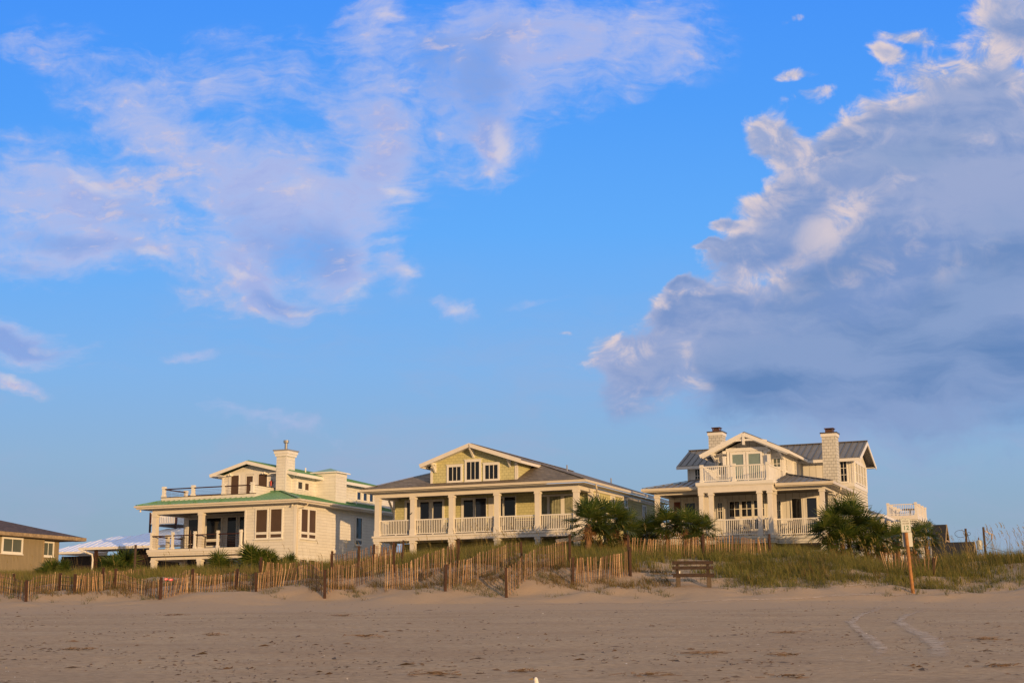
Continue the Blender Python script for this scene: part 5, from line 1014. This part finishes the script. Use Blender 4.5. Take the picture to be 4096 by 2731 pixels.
# ================================================================== sun and sky
SAZ = (.465, -.885); EL = R(6.2); S = Vector((SAZ[0]*math.cos(EL), SAZ[1]*math.cos(EL), math.sin(EL))).normalized()
sd = bpy.data.lights.new('sun', 'SUN'); sd.energy = 4.1; sd.angle = R(.5); sd.color = (1, .61, .26); so = bpy.data.objects.new('sun', sd); COL.objects.link(so); so.rotation_euler = S.to_track_quat('Z', 'Y').to_euler(); so.location = (40, -60, 30)
STR = .12; EXPO = 0.0
def sky():
    w = bpy.data.worlds.new('World'); SC.world = w; w.use_nodes = True; nt = w.node_tree; bg = nt.nodes['Background']; bg.inputs[1].default_value = STR
    w.cycles.sampling_method = 'MANUAL'; w.cycles.sample_map_resolution = 512
    st = N(nt, 'ShaderNodeTexSky', sky_type='NISHITA'); st.sun_disc = False; st.sun_elevation = EL; st.sun_rotation = math.atan2(SAZ[0], SAZ[1]); st.altitude = 0; st.air_density = 1; st.dust_density = .6; st.ozone_density = 2.0
    tc = N(nt, 'ShaderNodeTexCoord'); sx = N(nt, 'ShaderNodeSeparateXYZ'); L(nt, tc.outputs['Generated'], sx.inputs[0])
    def mth(op, a, b=None, c=None, cl=False):
        n = N(nt, 'ShaderNodeMath', operation=op); n.use_clamp = cl
        for i, q in enumerate((a, b, c)):
            if q is None: continue
            if isinstance(q, (int, float)): n.inputs[i].default_value = q
            else: L(nt, q, n.inputs[i])
        return n.outputs[0]
    def sm(x, a, b, lo=0, hi=1):
        mr = N(nt, 'ShaderNodeMapRange', interpolation_type='SMOOTHSTEP'); mr.inputs['From Min'].default_value = a; mr.inputs['From Max'].default_value = b; mr.inputs['To Min'].default_value = lo; mr.inputs['To Max'].default_value = hi; L(nt, x, mr.inputs[0]); return mr.outputs[0]
    def mixv(f, a, b): return mth('ADD', a, mth('MULTIPLY', f, mth('SUBTRACT', b, a)))
    def mixc(f, a, b):
        m = N(nt, 'ShaderNodeMix', data_type='RGBA')
        if isinstance(f, (int, float)): m.inputs[0].default_value = f
        else: L(nt, f, m.inputs[0])
        for i, q in ((6, a), (7, b)):
            if isinstance(q, tuple): m.inputs[i].default_value = c4(q)
            else: L(nt, q, m.inputs[i])
        return m.outputs[2]
    ya = mth('MAXIMUM', mth('ABSOLUTE', sx.outputs[1]), .02); u = mth('DIVIDE', sx.outputs[0], ya); v = mth('DIVIDE', sx.outputs[2], ya)
    cb = N(nt, 'ShaderNodeCombineXYZ'); L(nt, u, cb.inputs[0]); L(nt, v, cb.inputs[1]); P0 = cb.outputs[0]
    def noise(vec, sc, rot=0, loc=(0, 0, 0), scale=1, det=6, ro=.55, dist=0):
        mp = N(nt, 'ShaderNodeMapping'); mp.inputs['Scale'].default_value = (*sc, 1); mp.inputs['Rotation'].default_value = (0, 0, R(rot)); mp.inputs['Location'].default_value = loc; L(nt, vec, mp.inputs[0])
        n = N(nt, 'ShaderNodeTexNoise', Scale=scale, Detail=float(det), Roughness=ro, Distortion=dist); L(nt, mp.outputs[0], n.inputs['Vector']); return n
    def warp(src, sc, amp, det=4):
        wn = noise(src, (sc, sc*1.3), det=det); a = N(nt, 'ShaderNodeVectorMath', operation='SUBTRACT'); L(nt, wn.outputs['Color'], a.inputs[0]); a.inputs[1].default_value = (.5, .5, .5)
        b = N(nt, 'ShaderNodeVectorMath', operation='MULTIPLY_ADD'); L(nt, a.outputs[0], b.inputs[0]); b.inputs[1].default_value = (amp, amp*.7, 0); L(nt, src, b.inputs[2]); return b.outputs[0]
    PW = warp(warp(P0, 7, .07, 2), 26, .034, 5)
    # coarse cloud cover, laid out as soft ellipses over the directions of the landward sky; computed here, no file
    GW, GH, U0, U1, V0, V1 = 640, 440, -.55, .55, -.15, .62
    gu, gv = np.meshgrid(np.linspace(U0, U1, GW), np.linspace(V0, V1, GH))
    def total(bs, cap=1.3):
        o = np.zeros_like(gu); k = 1.7415/F
        for q in bs:
            cx, cy, rx, ry, rot, st_ = q; d = ray(cx*1.7415, cy*1.7415); cu, cv = d[0]/d[1], d[2]/d[1]; a = R(-rot); dx, dy = gu-cu, gv-cv
            x = (dx*math.cos(a)+dy*math.sin(a))/(rx*k); y = (-dx*math.sin(a)+dy*math.cos(a))/(ry*k); t = np.clip((1.45-np.hypot(x, y))/1.45, 0, 1); o += st_*t*t*(3-2*t)
        return np.minimum(o, cap)
    left = [(150,440,290,120,14,1.25),(60,570,240,70,6,1.1),(340,575,190,50,10,.7),(470,180,190,65,14,.65),(450,330,230,110,24,.62),(640,430,170,120,20,.7),(570,600,120,90,30,.85),(720,500,210,150,10,.9),(860,420,100,140,15,.95),(790,640,60,90,20,.9),(640,670,110,45,18,.85),(870,60,110,120,0,.8),(860,260,100,170,-8,.8),(1100,190,170,200,0,1.1),(1130,330,55,85,-10,.85),(1350,130,240,140,-18,.85),(1560,90,150,110,-25,.6),(900,630,40,60,0,.75),(1043,726,60,20,14,.85),(70,790,170,56,14,1.5),(50,892,85,20,16,1.1),(600,985,180,24,14,.75),(200,150,230,90,20,.45),(1230,695,70,10,-12,.4),(20,110,60,40,0,.5),(430,822,70,12,-8,.6),(620,120,220,80,10,.45),(300,250,200,70,20,.4),(560,400,430,260,10,.24),(700,200,200,90,5,.4),(540,690,160,35,8,.45),(1200,60,260,90,0,.35)]
    right = [(2060,820,470,240,4,1.2),(2300,560,320,360,-20,1.2),(1760,850,280,170,10,1.1),(2210,230,200,190,-30,1.05),(2320,30,150,80,20,.9),(1810,470,130,110,-55,1.0),(1800,295,80,60,10,1.0),(1710,570,120,55,-5,.95),(1600,690,140,60,-20,1),(1430,820,130,75,0,1),(1425,920,75,75,40,.85),(1980,350,180,100,-20,.95),(2050,580,280,150,-30,1.0),(1850,158,67.5,26.0,0,0.54),(2038,118,47.25,23.400000000000002,0,0.58),(2075,62,74.25,28.6,-15,0.54),(1835,25,60.75000000000001,13.0,0,0.43),(1880,215,74.25,26.0,0,0.43),(1665,505,60,18,-8,.75),(1625,558,50,16,-8,.8),(1285,770,30,7,0,.5),(1560,650,60,20,-12,.6)]
    litb = [(2190,110,80,60,-20,.9),(2330,20,60,30,0,.9),(1800,290,60,45,0,1),(1770,430,70,60,-50,.5),(1700,420,50,18,0,.8),(1640,560,60,16,0,.9),(1720,610,80,40,-20,.5),(1590,660,70,22,-10,.9),(1500,700,60,22,-15,1),(1400,800,110,30,-12,1),(1350,830,60,60,0,.8),(1420,900,60,80,30,.7),(1550,850,30,60,15,.9),(1590,890,40,22,20,.9),(1900,350,140,70,-30,.55),(2300,340,140,50,10,.6),(2050,430,200,50,-25,.4),(2200,600,200,45,-32,.4),(1980,600,220,50,-32,.35),(2300,180,60,60,0,.6),(1560,780,60,60,-30,.6),(925,430,40,70,-25,.9),(890,560,30,40,0,.8),(905,645,35,25,0,.8),(815,680,30,40,0,.8),(680,690,50,18,20,.6),(510,165,60,22,15,.8),(560,150,40,20,0,.6),(1150,320,35,60,-10,.9),(1120,370,20,30,0,.7),(200,400,150,30,22,.7),(330,590,90,18,14,.8),(560,620,60,20,10,.7),(900,50,50,60,0,.7),(1050,725,40,14,14,.8),(150,800,60,16,14,.7),(60,880,60,12,16,.8),(700,430,160,90,0,.45)]
    shade = [(1120,190,90,130,0,1),(700,560,110,70,10,.8),(780,560,60,110,0,.6),(130,545,160,30,10,.7),(60,600,120,25,8,.6),(650,675,90,28,15,.8),(60,790,170,40,12,1.3),(580,500,60,90,10,.4),(280,470,130,50,20,.35),(300,600,60,60,0,.4),(600,995,140,14,12,.6),(1010,150,60,120,0,.7),(2000,860,480,180,0,1.25),(2270,640,300,170,-30,.8),(1750,900,180,90,10,.7),(1640,960,110,45,0,.5),(2100,350,160,60,-30,.5),(1900,620,200,80,-30,.6),(2330,900,200,120,0,.6)]
    im = bpy.data.images.new('cloud_cover', GW, GH, alpha=True, float_buffer=True); im.colorspace_settings.name = 'Non-Color'; im.alpha_mode = 'CHANNEL_PACKED'
    im.pixels.foreach_set(np.stack([total(left), total(right), total(litb), total(shade)], -1).astype(np.float32).ravel()); im.update(); im.pack()
    mpi = N(nt, 'ShaderNodeMapping'); mpi.inputs['Location'].default_value = (-U0/(U1-U0), -V0/(V1-V0), 0); mpi.inputs['Scale'].default_value = (1/(U1-U0), 1/(V1-V0), 1); L(nt, PW, mpi.inputs[0])
    it = N(nt, 'ShaderNodeTexImage'); it.image = im; it.interpolation = 'Cubic'; it.extension = 'CLIP'; L(nt, mpi.outputs[0], it.inputs[0])
    sc_ = N(nt, 'ShaderNodeSeparateColor'); L(nt, it.outputs[0], sc_.inputs[0]); DL, DR, DT = sc_.outputs; DS = it.outputs[1]
    n1 = noise(PW, (6, 11), det=9, ro=.6).outputs['Fac']; n2 = noise(PW, (24, 80), 8, det=5, ro=.6).outputs['Fac']; n3 = noise(PW, (3, 12), -36, (3, 7, 0), 1.6, 7, .55).outputs['Fac']; n4 = noise(P0, (2.2, 5), 0, (9, 2, 0), 1.5, 5, .5).outputs['Fac']
    n5 = noise(PW, (60, 130), -6, (5, 1, 0), det=4, ro=.6).outputs['Fac']
    n6 = noise(P0, (38, 46), 0, (1, 8, 0), det=6, ro=.62, dist=.6).outputs['Fac']
    c_ = lambda n, k: mth('MULTIPLY', mth('SUBTRACT', n, .5), k)
    tl = mth('ADD', DL, mth('ADD', c_(n1, 1.9), mth('ADD', c_(n2, 1.6), mth('ADD', c_(n6, 1.1), c_(n5, .7))))); tr = mth('ADD', DR, mth('ADD', c_(n1, 1.1), mth('ADD', c_(n2, .2), c_(n6, .9))))
    AL = mth('MULTIPLY', sm(tl, -.1, 1.35, 0, .84), sm(DL, 0, .16)); soft = sm(v, .19, .13)
    AR = mth('MULTIPLY', mixv(soft, sm(tr, .22, .62), sm(tr, .05, 1.25)), sm(DR, 0, .15))
    K = 1/(STR*2**EXPO); k = lambda r, g, b: (r*K, g*K, b*K)
    ramp = N(nt, 'ShaderNodeValToRGB'); L(nt, v, ramp.inputs[0]); e = ramp.color_ramp.elements
    cols = [(0.0, (.27, .39, .50)), (.07, (.28, .415, .555)), (.12, (.27, .45, .68)), (.18, (.215, .46, .84)), (.28, (.115, .42, .98)), (.38, (.07, .345, .98)), (.49, (.045, .285, .98)), (.64, (.25, .42, .82)), (.85, (.78, .82, .95)), (1.0, (.88, .90, .98))]
    while len(e) < len(cols): e.new(.5)
    for i, (p, c) in enumerate(cols): e[i].position = p; e[i].color = c4(c)
    kk = N(nt, 'ShaderNodeVectorMath', operation='SCALE'); L(nt, ramp.outputs[0], kk.inputs[0]); kk.inputs['Scale'].default_value = K
    landward = sm(sx.outputs[1], -.1, .25)      # seaward half: bright hazy dawn sky
    base = mixc(mth('MULTIPLY', landward, .94), mixc(.65, st.outputs[0], k(.36, .33, .34)), kk.outputs[0])
    veil = mth('MULTIPLY', sm(mth('ADD', n4, c_(n2, .35)), .40, .68, 0, .45), sm(v, .30, .10)); base = mixc(mth('MULTIPLY', veil, landward), base, k(.36, .42, .62))
    lit = k(.49, .535, .79); mid = k(.33, .43, .80); dark = k(.13, .245, .56); rim = k(.78, .62, .60); strk = k(.235, .345, .67); pale = k(.50, .49, .72)
    cl = mixc(sm(mth('ADD', tl, c_(n4, 1.2)), .7, 1.7), lit, k(.40, .45, .76)); cl = mixc(sm(mth('ADD', DS, mth('ADD', c_(n1, 1.6), c_(n2, .5))), .02, .95, 0, .92), cl, k(.24, .365, .73))
    cl = mixc(sm(mth('ADD', mth('ADD', n1, c_(n5, .9)), c_(n6, .5)), .56, .80, 0, .55), cl, rim)
    cl = mixc(sm(mth('ADD', DT, mth('ADD', c_(n1, .9), c_(n6, .9))), .25, 1.0, 0, .8), cl, k(.76, .67, .70))
    rm = mixc(sm(mth('ADD', n6, c_(n1, .7)), .42, .66), k(.36, .43, .67), k(.74, .63, .65))
    fringe = mixc(sm(mth('ADD', DT, mth('ADD', c_(n1, .9), c_(n6, 1.2))), .1, 1.2, 0, .9), mixc(sm(mth('ADD', n3, c_(n6, .35)), .38, .62), k(.19, .30, .58), k(.32, .395, .63)), rm)
    body = mixc(sm(mth('ADD', n3, c_(n4, .6)), .42, .66, 0, 1), k(.125, .24, .49), k(.24, .345, .59))
    cr = mixc(sm(mth('ADD', DS, mth('ADD', c_(n1, .8), c_(n3, 1.3))), .05, 1.05), fringe, body)
    cr = mixc(mth('MULTIPLY', sm(tr, .35, .85, .45, 0), sm(v, .15, .20)), cr, rm)
    cr = mixc(mth('MULTIPLY', sm(DR, .95, .35), sm(v, .14, .19)), cr, rm)
    L(nt, mixc(AR, mixc(AL, base, cl), cr), bg.inputs[0])
sky()
SC.view_settings.view_transform = 'Standard'; SC.view_settings.look = 'None'; SC.view_settings.exposure = EXPO; SC.view_settings.gamma = 1
SC.render.engine = 'CYCLES'; SC.cycles.max_bounces = 6; SC.cycles.diffuse_bounces = 3; SC.cycles.transparent_max_bounces = 4
SC.cycles.use_adaptive_sampling = True
for o in bpy.data.objects:
    if '_zb' in o: del o['_zb']
